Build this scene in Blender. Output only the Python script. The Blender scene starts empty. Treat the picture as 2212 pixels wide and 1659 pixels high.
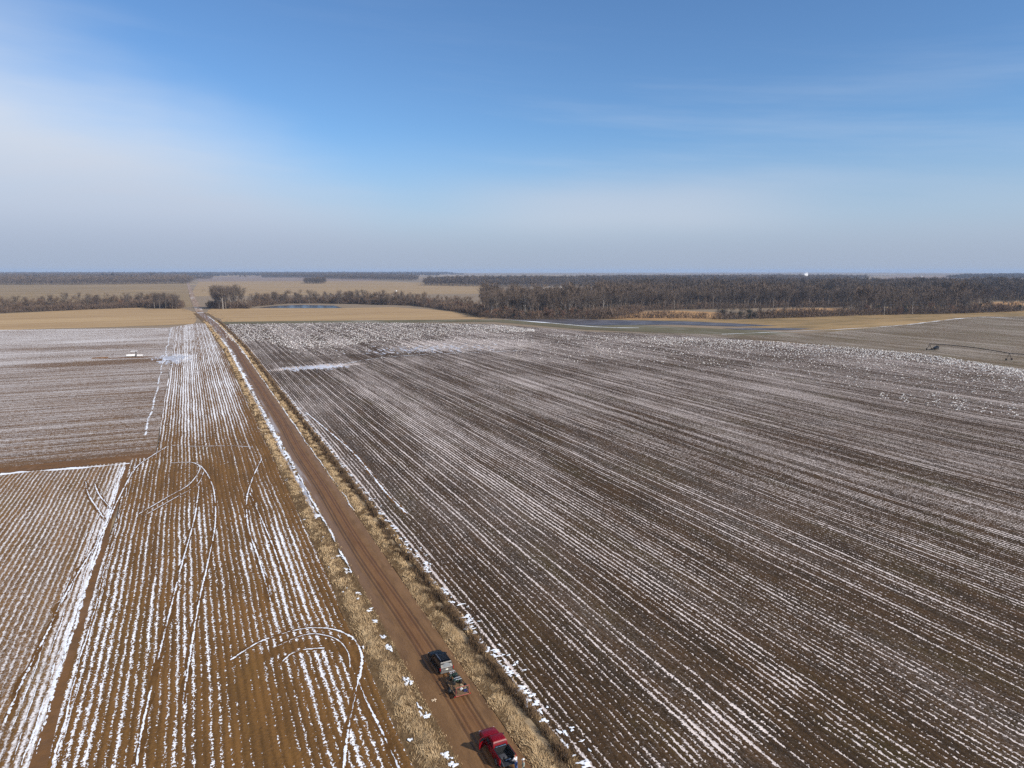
import bpy, bmesh, math, random
import numpy as np
from mathutils import Vector, Matrix
from mathutils.geometry import delaunay_2d_cdt

R = math.radians
sc = bpy.context.scene
COL = sc.collection

# ------------------------------------------------------------------ camera
# metres; the road runs along +Y, X is across it, Z up; the camera is a drone 52 m up
H = 52.0
F = 710.0                      # focal length in pixels of a 1024 wide picture
SP = 2212 / 1024.0
HZ = 584 / SP
PITCH = math.atan((384 - HZ) / F)
YAW = -math.atan((402 / SP - 512) / F / math.sqrt(1 + ((384 - HZ) / F) ** 2))   # camera turned right of the road
CX = 26.66                     # the road lies this far to the right of the camera's foot... (camera X = -offset)

cam_d = bpy.data.cameras.new("camera")
cam_d.sensor_width = 36.0
cam_d.lens = 36.0 * F / 1024.0
cam_d.clip_start = 0.5
cam_d.clip_end = 60000
cam = bpy.data.objects.new("camera", cam_d)
COL.objects.link(cam)
cam.location = (-CX, 0, H)
cam.rotation_euler = (math.pi / 2 - PITCH, 0, -YAW)
sc.camera = cam


def G(x, y, z=0.0):
    """measured point of the photograph (2212 px wide copy) -> place on the flat land"""
    u = (x / SP - 512) / F
    v = (384 - y / SP) / F
    cp, sp = math.cos(PITCH), math.sin(PITCH)
    fw = cp + v * sp
    up = -sp + v * cp
    t = (H - z) / -up
    fw *= t
    r = u * t
    s, c = math.sin(-YAW), math.cos(YAW)
    return (r * c - fw * s - CX, r * s + fw * c)


# ------------------------------------------------------------------ sun and sky
SUN_EL = R(33)
SUN_AZ = math.atan2(0.56, -0.83)      # clockwise from +Y: the sun stands behind and to the right
sun_dir = Vector((math.sin(SUN_AZ) * math.cos(SUN_EL), math.cos(SUN_AZ) * math.cos(SUN_EL), math.sin(SUN_EL)))
sd = bpy.data.lights.new("sun", 'SUN')
sd.energy = 5.0
sd.angle = R(0.53)
sd.color = (1.0, 0.93, 0.84)
so = bpy.data.objects.new("sun", sd)
so.rotation_euler = sun_dir.to_track_quat('Z', 'Y').to_euler()
COL.objects.link(so)


class NT:
    """small helper that writes shader maths as expressions"""
    def __init__(self, tree):
        self.t = tree
        self.n = tree.nodes
        self.l = tree.links

    def node(self, typ, **kw):
        nd = self.n.new(typ)
        for k, v in kw.items():
            setattr(nd, k, v)
        return nd

    def put(self, sock, val):
        if isinstance(val, S):
            self.l.new(val.s, sock)
        elif val is not None:
            sock.default_value = val

    def m(self, op, a, b=None, c=None):
        nd = self.node('ShaderNodeMath', operation=op)
        self.put(nd.inputs[0], a)
        if b is not None:
            self.put(nd.inputs[1], b)
        if c is not None:
            self.put(nd.inputs[2], c)
        return S(self, nd.outputs[0])

    def vec(self, x=0.0, y=0.0, z=0.0):
        nd = self.node('ShaderNodeCombineXYZ')
        for i, v in enumerate((x, y, z)):
            self.put(nd.inputs[i], v)
        return S(self, nd.outputs[0])

    def xyz(self, v):
        nd = self.node('ShaderNodeSeparateXYZ')
        self.put(nd.inputs[0], v)
        return [S(self, o) for o in nd.outputs]

    def noise(self, v, scale=1.0, detail=2.0, rough=0.5):
        nd = self.node('ShaderNodeTexNoise')
        self.put(nd.inputs['Vector'], v)
        nd.inputs['Scale'].default_value = scale
        nd.inputs['Detail'].default_value = detail
        nd.inputs['Roughness'].default_value = rough
        return S(self, nd.outputs['Fac'] if 'Fac' in nd.outputs else nd.outputs[0])

    def white(self, w):
        nd = self.node('ShaderNodeTexWhiteNoise', noise_dimensions='1D')
        self.put(nd.inputs['W'], w)
        return S(self, nd.outputs['Value'])

    def smooth(self, x, a, b):
        nd = self.node('ShaderNodeMapRange', interpolation_type='SMOOTHSTEP')
        self.put(nd.inputs[0], x)
        self.put(nd.inputs[1], a)
        self.put(nd.inputs[2], b)
        return S(self, nd.outputs[0])

    def mix(self, f, a, b):
        nd = self.node('ShaderNodeMix', data_type='RGBA')
        self.put(nd.inputs[0], f)
        for i, v in ((6, a), (7, b)):
            if isinstance(v, S):
                self.l.new(v.s, nd.inputs[i])
            else:
                nd.inputs[i].default_value = (*v, 1)
        return S(self, nd.outputs[2])

    def pos(self):
        nd = self.node('ShaderNodeTexCoord')
        return S(self, nd.outputs['Object'])


class S:
    def __init__(self, nt, s):
        self.nt, self.s = nt, s

    def __add__(a, b): return a.nt.m('ADD', a, b)
    __radd__ = __add__
    def __mul__(a, b): return a.nt.m('MULTIPLY', a, b)
    __rmul__ = __mul__
    def __sub__(a, b): return a.nt.m('SUBTRACT', a, b)
    def __rsub__(a, b): return a.nt.m('SUBTRACT', b, a)
    def __truediv__(a, b): return a.nt.m('DIVIDE', a, b)
    def floor(a): return a.nt.m('FLOOR', a)
    def fract(a): return a.nt.m('FRACT', a)
    def abs(a): return a.nt.m('ABSOLUTE', a)
    def clamp(a): return a.nt.m('MINIMUM', a.nt.m('MAXIMUM', a, 0.0), 1.0)
    def max(a, b): return a.nt.m('MAXIMUM', a, b)
    def min(a, b): return a.nt.m('MINIMUM', a, b)


w = bpy.data.worlds.new("World")
sc.world = w
w.use_nodes = True
wt = NT(w.node_tree)
w.node_tree.nodes.clear()
sky = wt.node('ShaderNodeTexSky', sky_type='NISHITA')
sky.sun_disc = False
sky.sun_elevation = SUN_EL
sky.sun_rotation = SUN_AZ
sky.altitude = 100
sky.air_density = 1.0
sky.dust_density = 0.3
sky.ozone_density = 1.4
tc = wt.node('ShaderNodeTexCoord')
dv = S(wt, tc.outputs['Generated'])
dx, dy, dz = wt.xyz(dv)
az = wt.m('ARCTAN2', dx, dy) * (180 / math.pi) - math.degrees(YAW)
el = wt.m('ARCSINE', dz) * (180 / math.pi)
# thin cirrus veil in the left part of the sky, with faint streaks; a dusty layer along the horizon
warp = wt.noise(wt.vec(az * 0.03, el * 0.11, 0.0), 1.0, 4.0, 0.55) - 0.5
edge = (az + 36.0) * -0.52 + 15.5 + warp * 14.0
veil = wt.smooth(edge - el, -7.0, 8.0)
streak = wt.noise(wt.vec(az * 0.035 + el * 0.05, el * 0.32 - az * 0.03, 3.0), 1.0, 5.0, 0.6)
veil = (veil * (streak * 0.45 + 0.75)).clamp()
thin = wt.smooth(wt.noise(wt.vec(az * 0.02, el * 0.22 + az * 0.018, 9.0), 1.0, 5.0, 0.62), 0.47, 0.78) * wt.smooth(el, 26.0, 4.0) * 0.22
band = wt.smooth(el, 11.0, 1.0)
low = wt.smooth(el, 4.5, 0.0)
base = S(wt, sky.outputs[0])
tint = wt.node('ShaderNodeMix', data_type='RGBA', blend_type='MULTIPLY')
tint.inputs[0].default_value = 1.0
wt.l.new(base.s, tint.inputs[6])
tint.inputs[7].default_value = (1.0, 1.40, 1.84, 1)
c0 = S(wt, tint.outputs[2])
c1 = wt.mix((veil * 1.0 + thin).clamp(), c0, (9.0, 9.9, 11.4))
c2 = wt.mix(band * 0.85, c1, (6.0, 7.1, 9.1))
haze_bank = wt.smooth((az - 9.0).abs(), 19.0, 3.0) * wt.smooth((el - 4.6 + warp * 3.0).abs(), 3.4, 0.4) * 0.45
c2 = wt.mix(haze_bank, c2, (8.6, 9.0, 10.2))
c3 = wt.mix(low * 0.75, c2, (4.9, 5.8, 7.5))
bg = wt.node('ShaderNodeBackground')
bg.inputs['Strength'].default_value = 0.062
wt.l.new(c3.s, bg.inputs['Color'])
wo = wt.node('ShaderNodeOutputWorld')
wt.l.new(bg.outputs[0], wo.inputs['Surface'])

sc.view_settings.view_transform = 'Standard'
sc.view_settings.look = 'None'
sc.view_settings.exposure = 0.24
sc.view_settings.gamma = 1.0
sc.cycles.max_bounces = 5
sc.cycles.diffuse_bounces = 2
sc.cycles.glossy_bounces = 3
sc.cycles.transparent_max_bounces = 6
sc.cycles.volume_bounces = 0
sc.cycles.use_denoising = False
sc.cycles.use_adaptive_sampling = False
sc.cycles.denoiser = 'OPENIMAGEDENOISE'
sc.cycles.denoising_input_passes = 'RGB_ALBEDO_NORMAL'
sc.cycles.denoising_prefilter = 'ACCURATE'

rng = np.random.default_rng(11)
random.seed(5)


# ------------------------------------------------------------------ building helpers
def tag(o, label=None, cat=None, group=None, kind=None):
    if label: o['label'] = label
    if cat: o['category'] = cat
    if group: o['group'] = group
    if kind: o['kind'] = kind
    return o


def link(name, me, parent=None, loc=None):
    o = bpy.data.objects.new(name, me)
    COL.objects.link(o)
    if parent is not None:
        o.parent = parent
    if loc is not None:
        o.location = loc
    return o


def empty(name, loc, rz=0.0):
    o = link(name, None, None, loc)
    o.rotation_euler = (0, 0, rz)
    o.empty_display_size = 0.3
    return o


def np_mesh(name, V, Fc, mats, mi=None, smooth=False):
    V = np.asarray(V, dtype=np.float32)
    Fc = np.asarray(Fc, dtype=np.int32)
    k = Fc.shape[1]
    me = bpy.data.meshes.new(name)
    me.vertices.add(len(V))
    me.vertices.foreach_set('co', V.ravel())
    me.loops.add(Fc.size)
    me.loops.foreach_set('vertex_index', Fc.ravel())
    me.polygons.add(len(Fc))
    me.polygons.foreach_set('loop_start', np.arange(0, Fc.size, k, dtype=np.int32))
    if mi is not None:
        me.polygons.foreach_set('material_index', np.asarray(mi, dtype=np.int32))
    if smooth:
        me.polygons.foreach_set('use_smooth', np.ones(len(Fc), dtype=bool))
    for m in mats:
        me.materials.append(m)
    me.update(calc_edges=True)
    return me


def material(name, rough=0.8, spec=0.3, metal=0.0, color=None):
    m = bpy.data.materials.new(name)
    m.use_nodes = True
    m.node_tree.nodes.clear()
    nt = NT(m.node_tree)
    b = nt.node('ShaderNodeBsdfPrincipled')
    o = nt.node('ShaderNodeOutputMaterial')
    nt.l.new(b.outputs[0], o.inputs['Surface'])
    b.inputs['Roughness'].default_value = rough
    b.inputs['Metallic'].default_value = metal
    b.inputs['Specular IOR Level'].default_value = spec
    if color:
        b.inputs['Base Color'].default_value = (*color, 1)
    nt.b = b
    return m, nt


def simple(name, c, rough=0.6, spec=0.4, metal=0.0, var=0.25, scale=4.0, coat=0.0):
    """painted, metal, cloth ... surfaces with a little unevenness"""
    m, nt = material(name, rough, spec, metal)
    n = nt.noise(nt.pos(), scale, 4.0, 0.6)
    lo = tuple(v * (1 - var) for v in c)
    hi = tuple(min(1, v * (1 + var)) for v in c)
    nt.put(nt.b.inputs['Base Color'], nt.mix(nt.smooth(n, 0.3, 0.7), lo, hi))
    if coat:
        nt.b.inputs['Coat Weight'].default_value = coat
        nt.b.inputs['Coat Roughness'].default_value = 0.08
    return m


def bump(nt, h, dist=0.1, strength=1.0):
    b = nt.node('ShaderNodeBump')
    b.inputs['Strength'].default_value = strength
    b.inputs['Distance'].default_value = dist
    nt.put(b.inputs['Height'], h)
    nt.l.new(b.outputs[0], nt.b.inputs['Normal'])


SNOW = (0.82, 0.82, 0.84)


def row_field(name, along='Y', spacing=0.96, soil_a=(.12, .056, .019), soil_b=(.085, .042, .017), olive=(.075, .06, .018), olive_amt=0.3,
              base=0.12, k_rr=0.16, k_cont=0.35, k_patch=0.3, k_fine=0.35, k_fine2=0.25, dust=0.0, grow=None, masks=None, lump=1.0, seed=0.0, soft=0.05, stripe=1.0, snowc=SNOW):
    m, nt = material(name, 0.92, 0.15)
    X, Y, _ = nt.xyz(nt.pos())
    A, L = (X, Y) if along == 'Y' else (Y, X)
    wob = (nt.noise(nt.vec(A * 0.06, L * 0.035, seed), 1.0, 3.0) - 0.5) * 1.1 + (nt.noise(nt.vec(A * 0.9, L * 0.35, seed + 9), 1.0, 2.0) - 0.5) * 0.35
    a = A / spacing + wob
    r = a.floor()
    p = a.fract()
    d = (p - 0.5).abs()
    rr = nt.white(r + seed) - 0.5
    cont = nt.noise(nt.vec(r * 3.71, L * 0.055, seed + 1), 1.0, 3.0, 0.6) - 0.5
    fine = nt.noise(nt.vec(A * 1.9, L * 0.8, seed + 2), 1.0 * lump, 3.0, 0.65) - 0.5
    fine2 = nt.noise(nt.vec(A * 4.2, L * 3.0, seed + 3), 1.0 * lump, 2.0, 0.6) - 0.5
    patch = nt.noise(nt.vec(A * 0.05, L * 0.012, seed + 4), 1.0, 3.0, 0.55) - 0.5
    big = nt.noise(nt.vec(A * 0.022, L * 0.009, seed + 5), 1.0, 3.0, 0.5) - 0.5
    bs = base
    if grow is not None:
        g = nt.smooth(Y, grow[0], grow[1])
        bs = g * grow[2] + base
    ww = rr * k_rr + cont * k_cont + (patch + big) * k_patch + fine * k_fine + fine2 * k_fine2 + bs
    if masks:
        for fn in masks:
            ww = ww + fn(nt, X, Y)
    snow = nt.smooth(d * stripe - ww, soft, -soft)
    thinw = nt.smooth(fine2 + fine * 0.7 + patch * 0.8, -0.02, 0.28) * dust
    if grow is not None:
        thinw = thinw * (g * 0.8 + 0.3)
    snow = snow.max(thinw)
    tone = nt.noise(nt.vec(A * 0.35, L * 0.06, seed + 6), 1.0, 4.0, 0.65)
    clod = nt.noise(nt.vec(X, Y, seed + 7), 2.6, 3.0, 0.7)
    soil = nt.mix(nt.smooth(tone + (clod - 0.5) * 0.8, 0.3, 0.7), soil_b, soil_a)
    ol = nt.smooth(nt.noise(nt.vec(A * 0.12, L * 0.03, seed + 8), 1.0, 4.0, 0.6) + (clod - 0.5) * 0.5, 0.5, 0.75) * olive_amt
    soil = nt.mix(ol, soil, olive)
    nt.put(nt.b.inputs['Base Color'], nt.mix(snow, soil, nt.mix(nt.smooth(tone, 0.35, 0.65), snowc, tuple(v * 0.86 for v in snowc))))
    hgt = nt.m('COSINE', p * (2 * math.pi)) * 0.045 + clod * 0.10 + snow * 0.04
    bump(nt, hgt, 1.0, 0.9)
    return m


def ell(cx, cy, rx, ry, amt, rot=0.0):
    """local change of the snow cover (an icy patch, a trampled turning place)"""
    def f(nt, X, Y):
        c, s = math.cos(rot), math.sin(rot)
        u = ((X - cx) * c + (Y - cy) * s) / rx
        v = ((Y - cy) * c - (X - cx) * s) / ry
        n = (nt.noise(nt.vec(X * 0.12, Y * 0.12, 3.0), 1.0, 3.0) - 0.5) * 0.9
        q = nt.m('SQRT', u * u + v * v) + n
        return nt.smooth(q, 1.15, 0.6) * amt
    return f


def poly_sheet(name, pts, z, mat, kind='structure', jitter=0.0, step=None):
    """a flat sheet of land; its outline is broken up so that no field edge is ruler straight"""
    out = []
    n = len(pts)
    rr_ = np.random.default_rng(len(name) + n + int(abs(pts[0][0])))
    for i in range(n):
        a, b = pts[i], pts[(i + 1) % n]
        out.append(a)
        if step:
            L = math.dist(a, b)
            k = min(60, int(L / step))
            nx, ny = -(b[1] - a[1]) / max(L, 1e-6), (b[0] - a[0]) / max(L, 1e-6)
            for j in range(1, k):
                t = j / k
                q = rr_.normal() * jitter
                out.append((a[0] + (b[0] - a[0]) * t + nx * q, a[1] + (b[1] - a[1]) * t + ny * q))
    vv, _e, ff, *_r = delaunay_2d_cdt([Vector(p) for p in out], [], [list(range(len(out)))], 1, 1e-4)
    tri = []
    for f in ff:
        p, q, t = (vv[i] for i in f[:3])
        tri.append(list(f) if (q - p).cross(t - p) > 0 else list(f)[::-1])
    me = bpy.data.meshes.new(name)
    me.from_pydata([(p.x, p.y, z) for p in vv], [], tri)
    me.materials.append(mat)
    o = link(name, me)
    o['kind'] = kind
    return o


def gp(*pts):
    return [G(x, y) for x, y in pts]


def road_x(y):
    return float(np.interp(y, [-1e4, 520, 760, 960, 1400, 3450, 9000], [0, 0, -5, -14, -18, -24, -40]))


# ------------------------------------------------------------------ the land, out to the horizon
def far_land_mat():
    m, nt = material("farmland", 0.95, 0.1)
    X, Y, _ = nt.xyz(nt.pos())
    vor = nt.node('ShaderNodeTexVoronoi', feature='F1', distance='MANHATTAN')
    nt.put(vor.inputs['Vector'], nt.vec(X / 900.0, Y / 560.0, 0.0))
    vor.inputs['Scale'].default_value = 1.0
    vor.inputs['Randomness'].default_value = 0.8
    cr = nt.node('ShaderNodeSeparateColor')
    nt.l.new(vor.outputs['Color'], cr.inputs[0])
    k = S(nt, cr.outputs[0])
    k2 = S(nt, cr.outputs[1])
    st = nt.noise(nt.vec(X * 0.004, Y * 0.02, 0.0), 1.0, 4.0, 0.6)
    c = nt.mix(nt.smooth(k, 0.2, 0.8), (.20, .15, .105), (.32, .235, .14))
    c = nt.mix(nt.smooth(k2, 0.55, 0.8) * 0.6, c, (.13, .105, .085))
    c = nt.mix(nt.smooth(st, 0.4, 0.65) * 0.5, c, (.17, .14, .10))
    nt.put(nt.b.inputs['Base Color'], c)
    return m


def dry_field_mat(name, a, b, c, sx=0.004, sy=0.05, seed=0.0):
    m, nt = material(name, 0.95, 0.1)
    X, Y, _ = nt.xyz(nt.pos())
    n1 = nt.noise(nt.vec(X * sx, Y * sy, seed), 1.0, 5.0, 0.62)
    n2 = nt.noise(nt.vec(X * 0.05, Y * 0.12, seed + 2), 1.0, 5.0, 0.7)
    n3 = nt.noise(nt.vec(X * sx * 0.6, Y * sy * 0.35, seed + 5), 1.0, 3.0, 0.5)
    col = nt.mix(nt.smooth(n1 + (n2 - 0.5) * 0.6, 0.36, 0.66), a, b)
    col = nt.mix(nt.smooth(n3 + (n2 - 0.5) * 0.3, 0.52, 0.7) * 0.75, col, c)
    nt.put(nt.b.inputs['Base Color'], col)
    bump(nt, n2 * 0.5, 1.0, 0.6)
    return m


M_far = far_land_mat()
E_ = 15000
gx = np.concatenate([np.arange(-E_, -2000, 1000), np.arange(-2000, 2001, 100), np.arange(3000, E_ + 1, 1000)])
gy = np.concatenate([np.arange(-3000, -200, 400), np.arange(-200, 2401, 100), np.arange(3400, E_ + 1, 1000)])
GX, GY = np.meshgrid(gx, gy)
gi = np.arange(GX.size).reshape(GX.shape)
ground = link("ground", np_mesh("ground", np.stack([GX, GY, 0 * GX - 0.25], -1).reshape(-1, 3),
                                np.stack([gi[:-1, :-1], gi[:-1, 1:], gi[1:, 1:], gi[1:, :-1]], -1).reshape(-1, 4), [M_far]))
ground['kind'] = 'structure'

M_tan = dry_field_mat("tan_stubble", (.36, .245, .125), (.29, .19, .098), (.40, .28, .15))
M_tan2 = dry_field_mat("dull_stubble", (.25, .175, .095), (.175, .13, .072), (.33, .23, .12), seed=7.0)
M_tan3 = dry_field_mat("pale_stubble", (.33, .23, .125), (.25, .175, .095), (.19, .14, .09), seed=15.0)
M_mauve = dry_field_mat("mauve_soil", (.20, .145, .115), (.25, .19, .15), (.16, .12, .095), seed=21.0)
M_rust = dry_field_mat("orange_grass", (.40, .235, .105), (.33, .19, .085), (.28, .16, .08), sx=0.02, seed=31.0)
M_marsh = dry_field_mat("marsh_grass", (.28, .185, .085), (.17, .12, .055), (.35, .235, .11), sx=0.012, sy=0.05, seed=41.0)
M_olive = dry_field_mat("winter_green", (.105, .09, .05), (.13, .115, .07), (.22, .20, .165), sx=0.03, sy=0.03, seed=47.0)
M_white = dry_field_mat("far_snow", (.42, .38, .33), (.34, .29, .24), (.5, .48, .46), seed=61.0)

# far fields beyond the ditch, each its own sheet
poly_sheet("field", [(-1500, 1090), (-22, 1130), (-28, 3400), (-3500, 3400)], -0.20, M_tan2)
poly_sheet("field", gp((408, 640), (1075, 634), (1040, 614), (800, 607), (430, 608)) , -0.20, M_tan3)
poly_sheet("field", gp((430, 608), (800, 607), (830, 600), (560, 596), (420, 599)), -0.16, M_mauve)
poly_sheet("field", gp((420, 599), (560, 596), (565, 589.5), (420, 589.5)), -0.14, M_tan3)
poly_sheet("field", gp((1165, 628), (1330, 624), (1300, 619), (1180, 618.5)), -0.13, M_white)
poly_sheet("field", gp((1830, 609.5), (2010, 609), (2212, 606), (2212, 603), (1880, 604.5)), -0.13, M_white)
poly_sheet("field", gp((1890, 604.5), (2400, 602), (2400, 595), (1930, 596)), -0.15, M_mauve)

# the tan strip this side of the ditch, left and right of the road
poly_sheet("field", [(-420, 660)] + gp((0, 714), (60, 711), (250, 706), (420, 700)) + [(-17, 960)] + gp((400, 667), (310, 664), (180, 669), (0, 678)) + [(-520, 1010)], -0.10, M_tan, step=14, jitter=0.8)
poly_sheet("field", [(4, 815)] + gp((480, 695), (760, 692.5), (1040, 689), (1060, 686), (1010, 677), (940, 669), (850, 663.5), (700, 666)) + [(2, 1075), (-8, 965)], -0.10, M_tan, step=14, jitter=0.8)
poly_sheet("field", gp((1040, 692), (1330, 697), (1540, 702), (1800, 716), (2000, 702), (2212, 683), (2600, 676), (2600, 655), (2212, 660), (1900, 674), (1600, 690), (1250, 689)), -0.12, M_marsh, step=18, jitter=1.0)
poly_sheet("field", gp((1300, 688), (1400, 690), (1560, 690), (1560, 675), (1460, 671), (1390, 673)), -0.06, M_rust, step=14, jitter=0.9)
poly_sheet("field", gp((1660, 681), (1760, 680), (1840, 673), (1830, 665), (1680, 667)), -0.06, M_rust, step=14, jitter=0.9)
poly_sheet("field", gp((2080, 665), (2330, 660), (2330, 649), (2130, 653)), -0.06, M_rust, step=14, jitter=0.9)
poly_sheet("field", gp((470, 700), (1070, 695), (1270, 712), (1640, 727), (1760, 722), (1640, 714), (1300, 698), (1090, 690), (760, 692), (480, 695)), -0.06, M_olive, step=14, jitter=0.7)

# ------------------------------------------------------------------ snow-striped crop fields beside the road
turn = ell(-19.5, 80, 6.0, 10.5, -0.12)
def ring(cx, cy, rx, ry, amt, half=0.16, low=-0.35):
    def f(nt, X, Y):
        u, v = (X - cx) / rx, (Y - cy) / ry
        n = (nt.noise(nt.vec(X * 0.5, Y * 0.5, 2.0), 1.0, 3.0) - 0.5) * 0.22
        q = (nt.m('SQRT', u * u + v * v) + n - 1.0).abs()
        return nt.smooth(q, half, half * 0.4) * nt.smooth(v, low, low + 0.3) * amt
    return f


bare_edge = lambda nt, X, Y: nt.smooth(X, -11.5, -8.5) * -0.22
M_left = row_field("row_crop_left", base=0.062, k_rr=0.20, k_cont=0.55, k_patch=0.42, k_fine=0.95, k_fine2=1.35, soil_a=(.160, .078, .022), soil_b=(.105, .053, .016),
                   olive=(.15, .085, .022), olive_amt=0.35, grow=(210, 420, 0.09), masks=[turn, ring(-16.5, 88, 7.4, 9.0, -0.26), bare_edge, ell(-28, 190, 20, 20, -0.10), ell(-33, 470, 9, 26, 0.14)], seed=1.0)
M_left_faint = row_field("row_crop_trampled", base=0.03, k_rr=0.05, k_cont=0.2, k_patch=0.35, k_fine=1.0, k_fine2=1.0, soil_a=(.175, .088, .026), soil_b=(.115, .060, .020), olive=(.16, .11, .035),
                         olive_amt=0.4, dust=0.3, seed=12.0, soft=0.22, snowc=(.74, .71, .70),
                         masks=[lambda nt, X, Y: nt.smooth(X + (nt.noise(nt.vec(X * 0.5, Y * 0.06, 5.0), 1.0, 3.0) - 0.5) * 3.0, -49.2, -45.6) * 0.21])
M_left_cross = row_field("row_crop_cross", along='X', base=0.12, k_rr=0.20, k_cont=0.30, k_patch=0.30, k_fine=0.75, k_fine2=0.85, soil_a=(.150, .082, .036), soil_b=(.090, .050, .025), olive=(.17, .10, .04),
                         olive_amt=0.45, dust=0.2, grow=(380, 720, 0.12), seed=23.0, soft=0.08, snowc=(.70, .67, .66),
                         masks=[ell(-75, 462, 60, 12, -0.2), ell(-90, 560, 60, 14, -0.12), lambda nt, X, Y: nt.smooth(Y, 250.0, 225.0) * -0.12])
M_right = row_field("row_crop_right", base=0.02, k_rr=0.24, k_cont=0.45, k_patch=0.20, k_fine=0.65, k_fine2=1.10, soil_a=(.060, .032, .0125), soil_b=(.030, .018, .0085), olive=(.052, .037, .009),
                    olive_amt=0.5, dust=0.32, grow=(90, 260, 0.04), seed=34.0, snowc=(.70, .61, .565), soft=.06,
                    masks=[ell(34, 395, 26, 9, 0.28, 0.15), ell(150, 470, 60, 45, 0.16), ell(27, 57, 8, 5, 0.16), ell(37, 62, 7, 4, 0.10), ell(10.2, 170, 2.2, 150, 0.06), ell(15.5, 210, 1.2, 90, -0.2), ell(60, 430, 70, 16, -0.1), ell(250, 330, 160, 30, -0.06)])

M_greyf = row_field("row_crop_frosted", base=0.03, k_rr=0.2, k_cont=0.4, k_patch=0.3, k_fine=0.5, k_fine2=0.6, soil_a=(.135, .092, .05), soil_b=(.085, .062, .034), olive=(.11, .10, .04), olive_amt=0.6,
                    dust=0.35, seed=66.0, snowc=(.50, .44, .39), soft=.08)
poly_sheet("field", gp((1290, 716), (1700, 737), (2000, 768), (2212, 800), (2600, 850), (2700, 720), (2360, 683), (2110, 684), (1940, 703), (1780, 718), (1640, 724)), -0.04, M_greyf, step=14, jitter=0.9)
ZF = 0.0
poly_sheet("field", [(-41.6, -10), (-7.9, -10), (-7.9, 500), (-13, 770), (-20, 775), (-46, 724), (-38, 600), (-38, 219), (-44, 219), (-44, 100)], ZF, M_left, step=16, jitter=0.25)
poly_sheet("field", [(-300, -10), (-45.0, -10), (-45.0, 216), (-300, 228)], ZF, M_left_faint, step=16, jitter=0.2)
poly_sheet("field", [(-520, 236), (-100, 224), (-38, 224), (-38, 600), (-46, 724), (-110, 740), (-181, 760), (-420, 660), (-520, 640)], ZF - .006, M_left_cross, step=16, jitter=0.3)
M_soil = dry_field_mat("bare_mud", (.15, .075, .03), (.115, .062, .03), (.17, .095, .05), sx=0.5, sy=0.5, seed=71.0)
poly_sheet("field", [(-46.2, -10), (-41.6, -10), (-44, 100), (-44, 219), (-38, 219), (-38, 224), (-100, 224), (-520, 236), (-520, 228), (-300, 228), (-46.2, 216)], -0.01, M_soil, step=12, jitter=0.2)
right_edge = gp((480, 700), (760, 697), (1070, 700), (1270, 716), (1500, 726), (1700, 740), (2000, 768), (2212, 800), (2500, 836))
poly_sheet("field", [(8.2, -10), (620, -10)] + right_edge[::-1] + [(8.2, 500)], ZF, M_right, step=16, jitter=0.25)

# ------------------------------------------------------------------ road and verges, modelled in relief
def fbm(x, y, s):
    r0 = np.random.default_rng(s)
    z = np.zeros_like(x)
    for o in range(5):
        for q in range(3):
            a = r0.uniform(0, 6.28)
            fr = 0.35 * 2 ** o * r0.uniform(0.8, 1.25)
            z += np.sin((x * math.cos(a) + y * math.sin(a)) * fr + r0.uniform(0, 6.28)) * 0.62 ** o
    return z / 4.0


def strip_mesh(name, xs, ys, zf, mats, smooth=True):
    X, Y = np.meshgrid(xs, ys)
    off = np.array([road_x(v) for v in ys])[:, None]
    Z = zf(X, Y)
    V = np.stack([X + off, Y, Z], -1).reshape(-1, 3)
    nx, ny = len(xs), len(ys)
    i = np.arange(nx * ny).reshape(ny, nx)
    Fc = np.stack([i[:-1, :-1], i[:-1, 1:], i[1:, 1:], i[1:, :-1]], -1).reshape(-1, 4)
    return np_mesh(name, V, Fc, mats, smooth=smooth)


ys_ = np.concatenate([np.arange(20, 140, 0.3), np.arange(140, 300, 0.8), np.arange(300, 960, 3.0)])
RUTS = (-1.55, -0.95, 0.35, 0.95)


def rut_shift(y):
    return 0.35 * np.sin(y / 37.0) + 0.22 * np.sin(y / 13.0 + 1) + 0.1


def road_z(X, Y):
    z = 0.10 - 0.012 * X ** 2 + 0.012 * fbm(X * 2.0, Y * 0.5, 3)
    for rx in RUTS:
        z = z - 0.055 * np.exp(-((X - rx - rut_shift(Y)) / 0.13) ** 2)
        z = z + 0.03 * np.exp(-((np.abs(X - rx - rut_shift(Y)) - 0.27) / 0.1) ** 2)
    z = z - 0.05 * np.clip(np.abs(X) - 3.1, 0, 1)
    return z


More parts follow.
